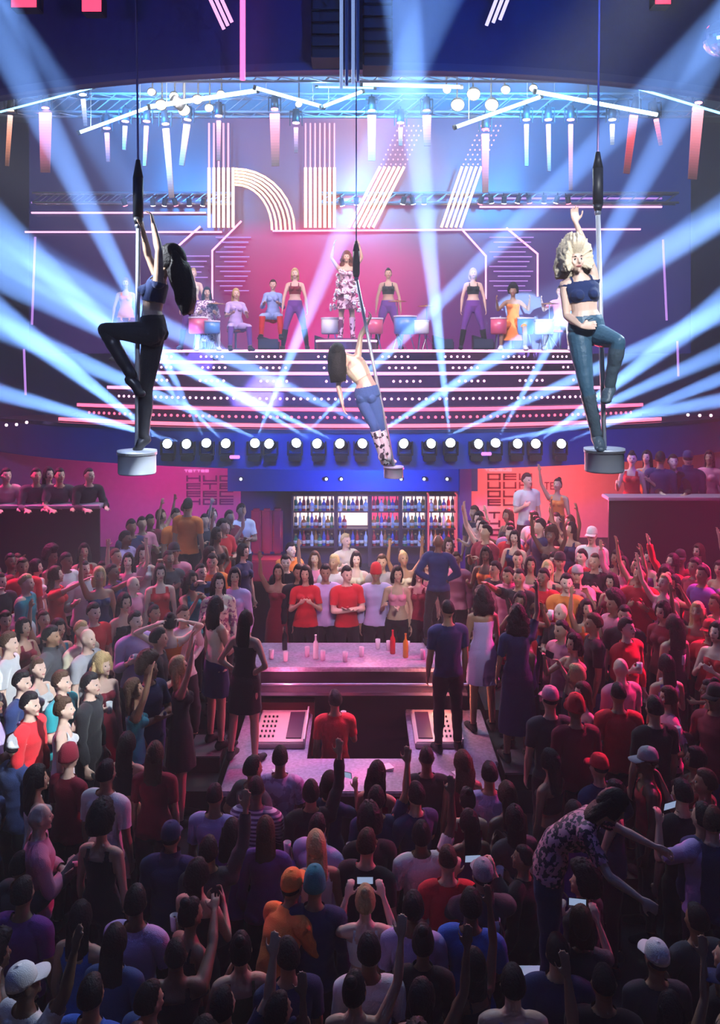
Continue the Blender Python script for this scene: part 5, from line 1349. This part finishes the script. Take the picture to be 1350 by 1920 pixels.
at(190, 1590, 'f', S, 165, 'tank', 'black', 'afro', skn='tan')
at(40, 1620, 'm', PT, 150, 'shirt', 'charcoal', 'crop')
at(320, 1545, 'm', S, 178, 'hoodie', 'navy', 'cap', hatc='navy')
at(290, 1425, 'f', S, 178, 'tshirt', 'maroon', 'long', 'brown', 'tan')
at(237, 1400, 'f', S, 170, 'crop', 'black', 'long', skn='tan')
at(198, 1462, 'm', S, 160, 'tshirt', 'white', 'short')
at(30, 1412, 'm', S, 150, 'shirt', 'navy', 'cap', hatc='white', skn='tan')
at(128, 1432, 'f', S, 155, 'tshirt', 'maroon', 'beanie', hatc='maroon', skn='light')
at(72, 1545, 'm', CR, 110, 'shirt', 'pink', 'bald', skn='light')
at(118, 1350, 'f', S, 100, 'tank', 'white', 'bun', 'brown', 'light')
at(55, 1330, 'm', S, 80, 'shirt', 'red', 'short', skn='light')
for x, y, s_, po, yw, tp, c, hr, hc, sk in ((38, 1142, 'm', S, 150, 'tshirt', 'white', 'bald', 'black', 'light'), (48, 1112, 'm', S, 90, 'tshirt', 'teal', 'crop', 'blonde', 'light'), (152, 1190, 'm', S, 60, 'shirt', 'cream', 'crop', 'blonde', 'light'), (72, 1262, 'f', CL_, 70, 'tank', 'white', 'bun', 'brown', 'light'), (115, 1288, 'm', DR, 75, 'tshirt', 'teal', 'short', 'brown', 'light'),
        (163, 1205, 'm', S, 70, 'tshirt', 'grey', 'bald', 'black', 'light'), (192, 1245, 'f', DR, 50, 'dressskirt', 'maroon', 'curly', 'blonde', 'light'), (168, 1292, 'm', S, 85, 'shirt', 'black', 'short', 'black', 'light'), (254, 1172, 'm', DR, 40, 'shirt', 'lilac', 'short', 'black', 'light'), (175, 1155, 'm', S, 50, 'tshirt', 'red', 'short', 'black', 'light'),
        (15, 1225, 'm', S, 95, 'tshirt', 'white', 'short', 'brown', 'light'), (40, 1288, 'm', S, 80, 'shirt', 'navy', 'short', 'black', 'light'), (318, 1175, 'f', HB, 200, 'crop', 'orange', 'bun', 'black', 'light'), (300, 1080, 'f', S, 20, 'tank', 'red', 'long', 'black', 'light'), (410, 1105, 'f', DR, 10, 'shirt', 'cream floral', 'wavy', 'black', 'light'), (440, 1088, 'f', DR, 0, 'shirt', 'lilac', 'bob', 'black', 'tan'),
        (240, 1060, 'f', U2, 10, 'tshirt', 'pink', 'wavy', 'black', 'light'), (398, 1060, 'm', S, 5, 'tshirt', 'orange', 'short', 'black', 'tan'), (455, 1030, 'f', S, 60, 'tshirt', 'navy', 'long', 'black', 'light'), (158, 1040, 'f', CL_, 30, 'tank', 'red', 'wavy', 'black', 'tan'), (105, 1085, 'f', PT, 90, 'tshirt', 'red', 'long', 'brown', 'light')):
    at(x, y, s_, po, yw, tp, c, hr, hc, sk, bottom=None if tp == 'dressskirt' else ('skirt' if hr == 'bun' and po == HB else 'trousers'))
for x, y, s_, po, yw, tp, c, hr, hc, sk, ht in ((1165, 1262, 'm', S, 200, 'tshirt', 'pink', 'bald', 'black', 'light', None), (1080, 1352, 'm', S, 190, 'tshirt', 'maroon', 'beanie', 'black', 'brown', 'red'), (1032, 1322, 'm', S, 190, 'tshirt', 'charcoal', 'cap', 'black', 'tan', 'pink'), (1160, 1312, 'm', S, 180, 'tshirt', 'red', 'crop', 'black', 'brown', None), (1265, 1180, 'f', S, 200, 'tank', 'black', 'wavy', 'black', 'tan', None),
        (1250, 1250, 'f', DR, 190, 'tank', 'lilac', 'long', 'black', 'tan', None), (1228, 1345, 'm', S, 195, 'tshirt', 'black', 'short', 'black', 'tan', None), (1280, 1500, 'm', S, 200, 'tshirt', 'black', 'short', 'black', 'tan', None), (1318, 1545, 'm', PH, 205, 'tshirt', 'lilac', 'short', 'black', 'tan', None), (1336, 1590, 'm', S, 150, 'shirt', 'navy', 'short', 'brown', 'light', None),
        (1175, 1185, 'm', DR, 30, 'shirt', 'red', 'short', 'black', 'light', None), (1100, 1150, 'f', U1, 10, 'tank', 'orange', 'wavy', 'black', 'tan', None), (1062, 1105, 'm', DR, -20, 'shirt', 'orange', 'short', 'black', 'light', None), (1260, 1060, 'f', U1, -60, 'shirt', 'red', 'long', 'black', 'light', None), (1110, 1010, 'm', S, -30, 'tshirt', 'white', 'cap', 'black', 'light', 'white'),
        (1310, 1040, 'f', DR, -70, 'shirt', 'pink', 'long', 'brown', 'light', None), (1245, 1100, 'f', U1, -50, 'tank', 'pink', 'bun', 'blonde', 'light', None), (905, 1655, 'm', PH, 185, 'hoodie', 'charcoal', 'cap', 'black', 'tan', 'grey'), (1090, 1745, 'f', PH, 170, 'tshirt', 'charcoal', 'bob', 'brown', 'light', None), (1045, 1800, 'm', DR, 175, 'shirt', 'navy', 'short', 'black', 'tan', None)):
    at(x, y, s_, po, yw, tp, c, hr, hc, sk, hatc=ht)
# the bending guest in the flowered top
Yb = 6.3; bb = Vector(((1030 - 675) * Yb / F, Yb, 0))
hip = P(1030, 1610, Yb).z
J = default_joints('f', pz=.93, spine=(0, -.3, 1), lean=(0, -1, .75), armL=((.35, -1, -.55), (0, -1, -.35)), armR=((-.4, -.7, -.9), (.1, -1, -.6)), head=(35, 0, 0))
bend = Figure(J, 'f', voxel=.0095)
bx = empty('standing_box', (bb.x, bb.y, 0), label='low black box under the bending person in flowered top', cat='box')
hb = max(.15, hip - .93 - .08)
MB().box((-.3, -.3, 0), (.3, .3, hb - .02), .01).build('body', blackm, bx); MB().box((-.31, -.31, hb - .02), (.31, .31, hb)).build('top_edge', steel, bx)
low = min(J['ankL'][2], J['ankR'][2]) - .085
r = empty('person', (bb.x, bb.y, hb - low), rot=(0, 0, math.radians(72)), label='person in flowered top bending forward over the crowd with an outstretched arm', cat='person', group='guests in the crowd')
dress_up(r, bend, 'light', 'wavy', 'black', 'tshirt', cm('floral'), 'trousers', cloth('navy'), cloth('black')); placed.append((bb.x, bb.y))
placed.append((bb.x + .45, bb.y))
# ---- everybody else, standing shoulder to shoulder
rnd = random.Random(23)
pal_front = ['black'] * 6 + ['charcoal'] * 3 + ['navy'] * 4 + ['white', 'lilac', 'grey', 'maroon', 'blue', 'purple', 'olive', 'denim']
pal_left = ['black'] * 5 + ['navy'] * 2 + ['white'] * 2 + ['grey', 'red', 'maroon', 'teal', 'pink', 'cream', 'blue', 'charcoal', 'lilac']
pal_right = ['black'] * 5 + ['red'] * 3 + ['pink'] * 2 + ['maroon'] * 3 + ['white', 'navy', 'orange', 'purple', 'charcoal', 'lilac']
cand = []
row = 0; Y = 4.75
while Y < 16.4:
    st_ = .43 if Y < 12 else .47
    w = (Y / F) * 700 + .2; x = -w + (.215 if row % 2 else 0)
    while x <= w:
        cand.append((x + rnd.uniform(-.06, .06), Y + rnd.uniform(-.06, .06))); x += st_
    Y += .42 if Y < 12 else .48; row += 1
def blocked(X, Y):
    if abs(X) < 1.95 and 8.75 < Y < 12.35: return True
    if abs(X) < 1.8 and 12.3 < Y < 16.0: return True
    if abs(abs(X) - IW) < .16 and Y > 7: return True
    for a, b, z in LEV:
        if abs(X) > 1.6 and abs(Y - a) < .14: return True
    if X < -3.75 and Y > 12.9: return True
    if X > 3.5 and Y > 12.9: return True
    if 14.8 < Y < 16.0 and 2.3 < X < 4.2: return True
    if 13.3 < Y < 14.3 and -3.2 < X < -2.3: return True
    return False
rnd.shuffle(cand); fill = []
for X, Y in cand:
    if blocked(X, Y): continue
    if any((X - a) ** 2 + (Y - b) ** 2 < .335 ** 2 for a, b in placed): continue
    placed.append((X, Y)); fill.append((X, Y))
N_HAND = len(people)
LIM = 284
fill.sort(key=lambda p: p[1]); rest = fill[max(0, LIM - N_HAND):]; fill = fill[:max(0, LIM - N_HAND)]
rest = [p for p in rest if p[1] < 15.6]
POm = [S] * 5 + [DR] * 3 + [CL_, CL_, U1, PH, PT, CR, CR, HH]; POf = [S] * 4 + [DR] * 3 + [CL_, CL_, U1, U1, PH, DN, DN, HH, U2]
for X, Y in fill:
    s_ = 'm' if rnd.random() < .52 else 'f'
    front = Y < 8.6 and abs(X) < 2.6 or Y < 7.2
    pal = pal_front if front else (pal_left if X < 0 else pal_right)
    # look towards the middle of the hall
    tx, ty = (0, 10.5); a = math.degrees(math.atan2(tx - X, -(ty - Y)))
    if Y > 10.2: a = math.degrees(math.atan2(-X * .9, 2.5)) if abs(X) > 1 else rnd.uniform(-30, 30)
    elif not front: a = a * .72
    a += rnd.uniform(-28, 28)
    po = rnd.choice(POm if s_ == 'm' else POf)
    if front and po in (U2, DN) : po = S
    c = rnd.choice(pal)
    if s_ == 'm':
        tp = rnd.choice(['tshirt'] * 5 + ['shirt'] * 4 + ['hoodie', 'tank']); hr = rnd.choice(['short'] * 5 + ['crop'] * 4 + ['cap', 'cap', 'backcap', 'bald', 'afro']); bt = 'trousers'
    else:
        tp = rnd.choice(['tank'] * 4 + ['tshirt'] * 3 + ['crop', 'crop', 'dressskirt', 'dressskirt', 'shirt', 'tube']); hr = rnd.choice(['long'] * 5 + ['wavy'] * 4 + ['bob'] * 2 + ['bun'] * 2 + ['curly', 'afro']); bt = None if tp == 'dressskirt' else rnd.choice(['leggings', 'trousers', 'skirt'])
    hc = rnd.choice(['black'] * 6 + ['brown'] * 2 + (['blonde'] if s_ == 'f' else ['brown']))
    if front and rnd.random() < .7: hc = 'black'
    hat = rnd.choice(['black', 'white', 'red', 'navy', 'grey']) if 'cap' in hr else None
    sk = rnd.choice(['tan', 'brown', 'brown', 'dark'] if front else ['light', 'tan', 'tan', 'brown', 'brown', 'dark'])
    person(X, Y, ground(X, Y), s_, po, a, tp, c, hr, hc, bt, rnd.choice(['black', 'denim', 'charcoal', 'black']), sk, hat, None, size=rnd.uniform(.94, 1.03))
# the farthest guests, past the three hundred that show largest: one mass
def lowfig(pose, sex):
    f = Figure(default_joints(sex, **{k: v for k, v in POSES[pose].items() if k != 'hands'}), sex, None, voxel=.017)
    return f
LOW = [(lowfig(p_, s_), s_) for p_, s_ in ((S, 'm'), (DR, 'f'), (CL_, 'm'), (U1, 'f'), (U2, 'f'), (CR, 'm'))]
mass_m = [skin('light'), skin('tan'), skin('brown'), hairm('black'), hairm('brown')] + [cloth(c) for c in ('black', 'charcoal', 'red', 'maroon', 'pink', 'white', 'navy', 'orange', 'lilac')]
pieces = []
for lf, s_ in LOW:
    gs = [lf.garment('tshirt' if s_ == 'm' else 'tank'), lf.garment('trousers')]
    pieces.append((lf, [g for g in gs if g], HAIR['short' if s_ == 'm' else 'long']))
def raw(me):
    V, N, L, ls, lt = arrays(me); return V, L, ls, lt
VV, LL, LS, LT, MI = [], [], [], [], []; vo = lo_ = 0
def add_piece(me, M4, mi):
    global vo, lo_
    V, L, ls, lt = raw(me); A = np.array(M4); V2 = V @ A[:3, :3].T + A[:3, 3]
    VV.append(V2); LL.append(L + vo); LS.append(ls + lo_); LT.append(lt); MI.append(np.full(len(ls), mi, np.int32)); vo += len(V); lo_ += len(L)
for X, Y in rest:
    lf, gs, hm = rnd.choice(pieces); a = math.degrees(math.atan2(-X * .9, 2.5)) + rnd.uniform(-25, 25)
    M4 = Matrix.Translation((X, Y, ground(X, Y))) @ Matrix.Rotation(math.radians(a), 4, 'Z') @ Matrix.Scale(rnd.uniform(.94, 1.03), 4)
    add_piece(lf.body, M4, rnd.randrange(3)); add_piece(gs[0], M4, 5 + rnd.choice([0, 0, 0, 1, 1, 2, 3, 3, 4, 5, 6, 7, 8])); add_piece(gs[1], M4, 5)
    add_piece(hm, M4 @ Matrix.Translation(Vector(lf.J['head'])) @ Matrix(lf.J['headR']).to_4x4() @ Matrix.Scale(1.0, 4), 3 + (rnd.random() < .3))
if VV:
    me = bpy.data.meshes.new('crowd'); V2 = np.concatenate(VV).astype(np.float32); L2 = np.concatenate(LL).astype(np.int32); S2 = np.concatenate(LS).astype(np.int32)
    me.vertices.add(len(V2)); me.vertices.foreach_set('co', V2.ravel()); me.loops.add(len(L2)); me.loops.foreach_set('vertex_index', L2); me.polygons.add(len(S2)); me.polygons.foreach_set('loop_start', S2)
    for m_ in mass_m: me.materials.append(m_)
    me.polygons.foreach_set('material_index', np.concatenate(MI)); me.polygons.foreach_set('use_smooth', np.ones(len(S2), bool)); me.update(calc_edges=True); me.validate()
    co_ = bpy.data.objects.new('crowd', me); LINK(co_); tag(co_, 'packed farthest rows of guests along both side walls', 'crowd', kind='stuff')
print('PEOPLE', len(people), 'MASS', len(rest))
# ---- labels that single each one out
def zone(X, Y):
    px, py = 675 + X * F / Y, 667 + F * (ZC - ground(X, Y) - 1.6) / Y
    rows = [(1010, 'at the far wall end'), (1090, 'in the farthest rows'), (1180, 'level with the back counter'), (1290, 'beside the bar'), (1400, 'below the bar consoles'), (1510, 'just before the front counter'), (1640, 'in the dark middle rows'), (1780, 'in the dark near rows'), (9999, 'in the nearest rows')]
    rn = next(t for y_, t in rows if py < y_)
    cols = [(150, 'far left'), (330, 'left'), (520, 'centre left'), (700, 'centre'), (880, 'centre right'), (1080, 'right'), (1220, 'outer right'), (9999, 'far right')]
    cn = next(t for x_, t in cols if px < x_)
    return rn, cn, px
PS = {S: '', DR: 'holding a drink', U1: 'one arm raised', U2: 'both arms raised', PH: 'holding up a phone', CL_: 'clapping', PT: 'pointing', HH: 'hands on hips', CR: 'arms crossed', HB: 'hands behind head', LN_: 'leaning', DN: 'dancing'}
used = {}
for pr in people:
    r, X, Y, z, cl, hd, pose, where, lb, grp = pr
    if lb: used.setdefault(lb, []).append(pr); continue
    rn, cn, px = zone(X, Y)
    w = where or (rn + ', ' + cn)
    base = 'person in %s, %s%s, %s' % (cl, hd, (', ' + PS[pose]) if PS[pose] else '', w)
    if len(base.split()) > 16: base = 'person in %s, %s, %s' % (cl, hd, w)
    if len(base.split()) > 16: base = 'person in %s, %s, %s' % (cl, hd, rn if not where else where)
    used.setdefault(base, []).append(pr)
for lb, prs in used.items():
    if len(prs) > 1:
        prs.sort(key=lambda p: p[1] / p[2])
        for k, p in enumerate(prs): p[0]['label'] = 'person in %s, %s, %s of such %s' % (p[4], p[5], ('left one', 'right one')[k] if len(prs) == 2 else ('left one', 'middle one', 'right one', 'outer one')[k] if len(prs) < 5 else ORD[k] + ' one', zone(p[1], p[2])[0])
    else: prs[0][0]['label'] = lb
for p in people:
    w_ = p[0]['label'].split()
    if len(w_) > 16: p[0]['label'] = ' '.join(w_[:16]).rstrip(',')
    if p[8]: p[0]['label'] = p[8]
# phones in raised hands
def held(pre, lb):
    pc = lb.split(', ')
    while len((pre + ', '.join(pc)).split()) > 16 and len(pc) > 2: pc.pop(1)
    return ' '.join((pre + ', '.join(pc)).split()[:16])
nph = 0
for pr in people:
    if pr[6] != PH: continue
    r, X, Y, z = pr[:4]
    sex = 'f' if r['_sex'] == 'f' else 'm'
    J = fig(PH, sex).J; m = (J['wriL'] + J['wriR']) / 2 + np.array([0, -.05, .105])
    R4 = Matrix.Rotation(r.rotation_euler.z, 4, 'Z'); p = Vector((X, Y, z)) + (R4 @ Vector(m)) * r.scale[0]
    o = empty('phone', p, rot=(math.radians(-12), 0, r.rotation_euler.z), cat='phone', group='phones held up in the crowd')
    MB().box((-.07, -.004, -.036), (.07, .004, .036), .004).build('case', blackm, o)
    MB().box((-.064, .0042, -.032), (.064, .0052, .032)).build('screen', glow('phone_screen', (.5, .65, 1), .55), o)
    o['label'] = held('lit phone held by the ', r['label'].replace('holding up a phone, ', ''))
    nph += 1
# drinks in hands (the nearest drinkers only)
cupm = MB().lathe([(.026, 0), (.028, .003), (.036, .12), (.034, .12), (.025, .01)], n=12).mesh('cup', True); cupm.materials.append(mat('cup_plastic', (.8, .8, .85), .2))
for pr in sorted([p for p in people if p[6] == DR], key=lambda p: p[2])[:40]:
    r, X, Y, z = pr[:4]; sex = 'f' if r['_sex'] == 'f' else 'm'
    J = fig(DR, sex).J; d = _n(J['wriR'] - J['elbR']); m = J['wriR'] + d * .09 + np.array([.045, 0, -.05])
    R4 = Matrix.Rotation(r.rotation_euler.z, 4, 'Z'); p = Vector((X, Y, z)) + (R4 @ Vector(m)) * r.scale[0]
    o = bpy.data.objects.new('plastic_cup', cupm); LINK(o); o.location = p
    tag(o, held('plastic cup held by the ', r['label'].replace('holding a drink, ', '')), 'cup', 'cups held in the crowd')

for pr in people: del pr[0]['_sex']
# ================================================================ lamps, haze and picture settings
def area(loc, dst, size, e, col, sy=None, spread=180):  # unseen area light without a fixture, added as fill
    L_ = bpy.data.lights.new('wash_lamp', 'AREA'); L_.energy = e; L_.color = col; L_.size = size; L_.spread = math.radians(spread)
    if sy: L_.shape = 'RECTANGLE'; L_.size_y = sy
    o = bpy.data.objects.new('wash_lamp', L_); o.location = loc; o.rotation_euler = (Vector(dst) - Vector(loc)).to_track_quat('-Z', 'Y').to_euler(); LINK(o); return o
# cyan-blue wash over the high ceiling behind the rim
spot((-4.5, 15.5, 9.9), (-3.5, 18.5, 11.8), (.04, .32, 1), 6500, 120, 1, .3)
spot((3.5, 15.5, 9.9), (3.0, 18.5, 11.8), (.03, .36, 1), 6500, 120, 1, .3)
spot((0, 16, 9.9), (0, 20, 11.8), (.06, .45, 1), 4500, 130, 1, .3)
for x, y, Y, e_, c in ((330, 190, 14.9, 1500, (1, .93, .78)), (395, 180, 14.9, 700, (.9, .95, 1)), (900, 185, 14.9, 1300, (.9, .95, .85)), (600, 185, 14.6, 350, (.3, .65, 1)), (760, 165, 14.6, 450, (.4, .75, 1)), (1090, 185, 14.8, 550, (.4, .75, 1)), (200, 215, 14.6, 250, (.3, .6, 1))):  # point lights added for a bloom-like halo around the glare
    L_ = bpy.data.lights.new('glow_lamp', 'POINT'); L_.energy = e_ * .42; L_.color = c; L_.shadow_soft_size = .1; o = bpy.data.objects.new('glow_lamp', L_); o.location = P(x, y, Y - .25); LINK(o)
# blue on the underside and face of the ceiling rim
spot((1.5, 6.0, 8.6), (1.5, 11.2, 10.8), (.02, .16, 1), 700, 110, 1, .4)
spot((-5, 6.5, 8.6), (-4, 11.6, 10.2), (.25, .08, .8), 300, 90, 1, .4)
# blue on the stage front, magenta left and red right of the bar
spot((-1, 11.2, 6.2), (-.5, 15.3, 4.1), (.01, .17, 1), 1300, 75, 1, .3)
spot((4.5, 12.0, 6.0), (4.5, 16.0, 4.1), (.25, .10, .9), 400, 70, 1, .3)
spot((-5.5, 12.0, 6.0), (-5.5, 16.4, 4.1), (.12, .08, .7), 250, 70, 1, .3)
spot((-3.9, 16.2, 3.6), (-4.2, 18.6, 2.6), (1, .0, .42), 210, 150, 1, .2)
spot((3.6, 16.2, 3.6), (3.6, 18.6, 2.7), (1, .10, .10), 640, 150, 1, .2)
# white follow light on the guests at left and the pole dancers, plus a drum fill
spot((3.5, 4.5, 10.0), (-3.8, 8.9, 2.2), (.85, .95, 1), 17000, 14, .9, .15)
spot((2.5, 1.5, 9.5), P(1095, 560, YA), (.9, .95, 1), 3600, 27, .8, .1)
spot((6.2, 9.8, 9.6), P(1110, 600, YA), (.75, .9, 1), 3000, 14, .8, .1)
spot((-5.8, 6.4, 9.2), P(300, 490, YA), (.85, .93, 1), 9000, 9, .8, .1)
spot((0.5, 4.5, 9.8), P(675, 730, 10.8), (1, .95, .85), 4400, 11, .8, .1)
spot((-1.5, 1.5, 8.5), P(262, 800, YA), (.6, .7, 1), 900, 16, .8, .1)  # soft front light added to brighten the left pole's drum
for p_, e_, c_ in (((1.0, 10.95, 1.6), 16, (1, .35, .22)), ((-.95, 11.0, 1.75), 12, (1, .25, .4))):  # added point lights: right at the work lamp, left without any fixture
    L_ = bpy.data.lights.new('console_lamp', 'POINT'); L_.energy = e_; L_.color = c_; L_.shadow_soft_size = .06; o = bpy.data.objects.new('console_lamp', L_); o.location = p_; LINK(o)
# pink and red over the guests
spot((7.0, 12.4, 6.4), (3.9, 10.9, 2.4), (1, .03, .24), 7000, 60, 1, .3)
spot((2.8, 15.0, 3.6), (3.6, 11.5, 2.6), (1, .06, .16), 900, 130, 1, .2)
spot((-6.5, 13.5, 6.0), (-3.9, 11.5, 2.4), (1, .05, .35), 2400, 60, 1, .3)
spot((0, 14.6, 3.6), (0, 12.4, 2.3), (1, .35, .40), 420, 150, 1, .2)
spot((0, 8.0, 8.8), (0, 12.3, 1.8), (1, .25, .50), 1500, 26, 1, .2)
spot((0.2, 12.5, 8.8), (0, 9.8, 1.2), (.85, .36, .85), 3200, 22, 1, .2)
spot((.3, 11.0, 5.4), (.3, 14.2, 2.6), (1, .78, .55), 900, 42, 1, .2)
spot((.3, 15.6, 3.6), (.1, 17.4, 3.3), (.02, .18, 1), 420, 140, 1, .2)
area((0, 17.2, 2.6), (0, 14.2, 2.4), 3.6, 60, (1, .7, .6), .8)  # added backlight for the rows before the bottle shelves
# violet-blue light from the stage side that rims the near crowd, plus blue ambient fill
area((0, 14.6, 7.6), (0, 6.5, 1.6), 8, 20, (.14, .20, 1), 1.0)
area((-5, 5, 11.5), (-2, 7.5, 1), 3, 42, (.02, .14, 1))  # this and the next area are added overhead blue ambient
area((4, 4, 11.5), (1, 6, 1), 3, 36, (.02, .11, 1))
spot((-2.5, 12.5, 8.5), (-2.3, 7.2, 1.6), (.32, .34, 1), 130, 36, 1, .2)
spot((3.0, 12.5, 8.5), (2.3, 7.0, 1.6), (.40, .28, 1), 130, 36, 1, .2)
# stage performers
area((0, 15.9, 9.2), (0, 18.4, 6.6), 9, 75, (1, .30, .40), .6, 110)

# thin stage haze fills the whole closed hall
w = bpy.data.worlds.new('hall_haze'); sc.world = w; w.use_nodes = True; nt = w.node_tree
nt.nodes['Background'].inputs[0].default_value = (0, 0, 0, 1)
s_ = nt.nodes.new('ShaderNodeVolumeScatter'); s_.inputs['Density'].default_value = .009; s_.inputs['Anisotropy'].default_value = .0; s_.inputs['Color'].default_value = (.92, .94, 1, 1)
nt.links.new(s_.outputs[0], nt.nodes['World Output'].inputs['Volume'])
sc.view_settings.view_transform = 'Standard'; sc.view_settings.look = 'None'; sc.view_settings.gamma = 1; sc.view_settings.use_curve_mapping = False
sc.view_settings.exposure = 0.
cy = sc.cycles
cy.volume_bounces = 0; cy.max_bounces = 3; cy.diffuse_bounces = 1; cy.glossy_bounces = 2; cy.transparent_max_bounces = 6
cy.use_light_tree = True; cy.sample_clamp_indirect = 4.; cy.sample_clamp_direct = 30.
cy.caustics_reflective = False; cy.caustics_refractive = False
cy.use_denoising = True; cy.use_adaptive_sampling = True; cy.adaptive_threshold = .06; cy.adaptive_min_samples = 12
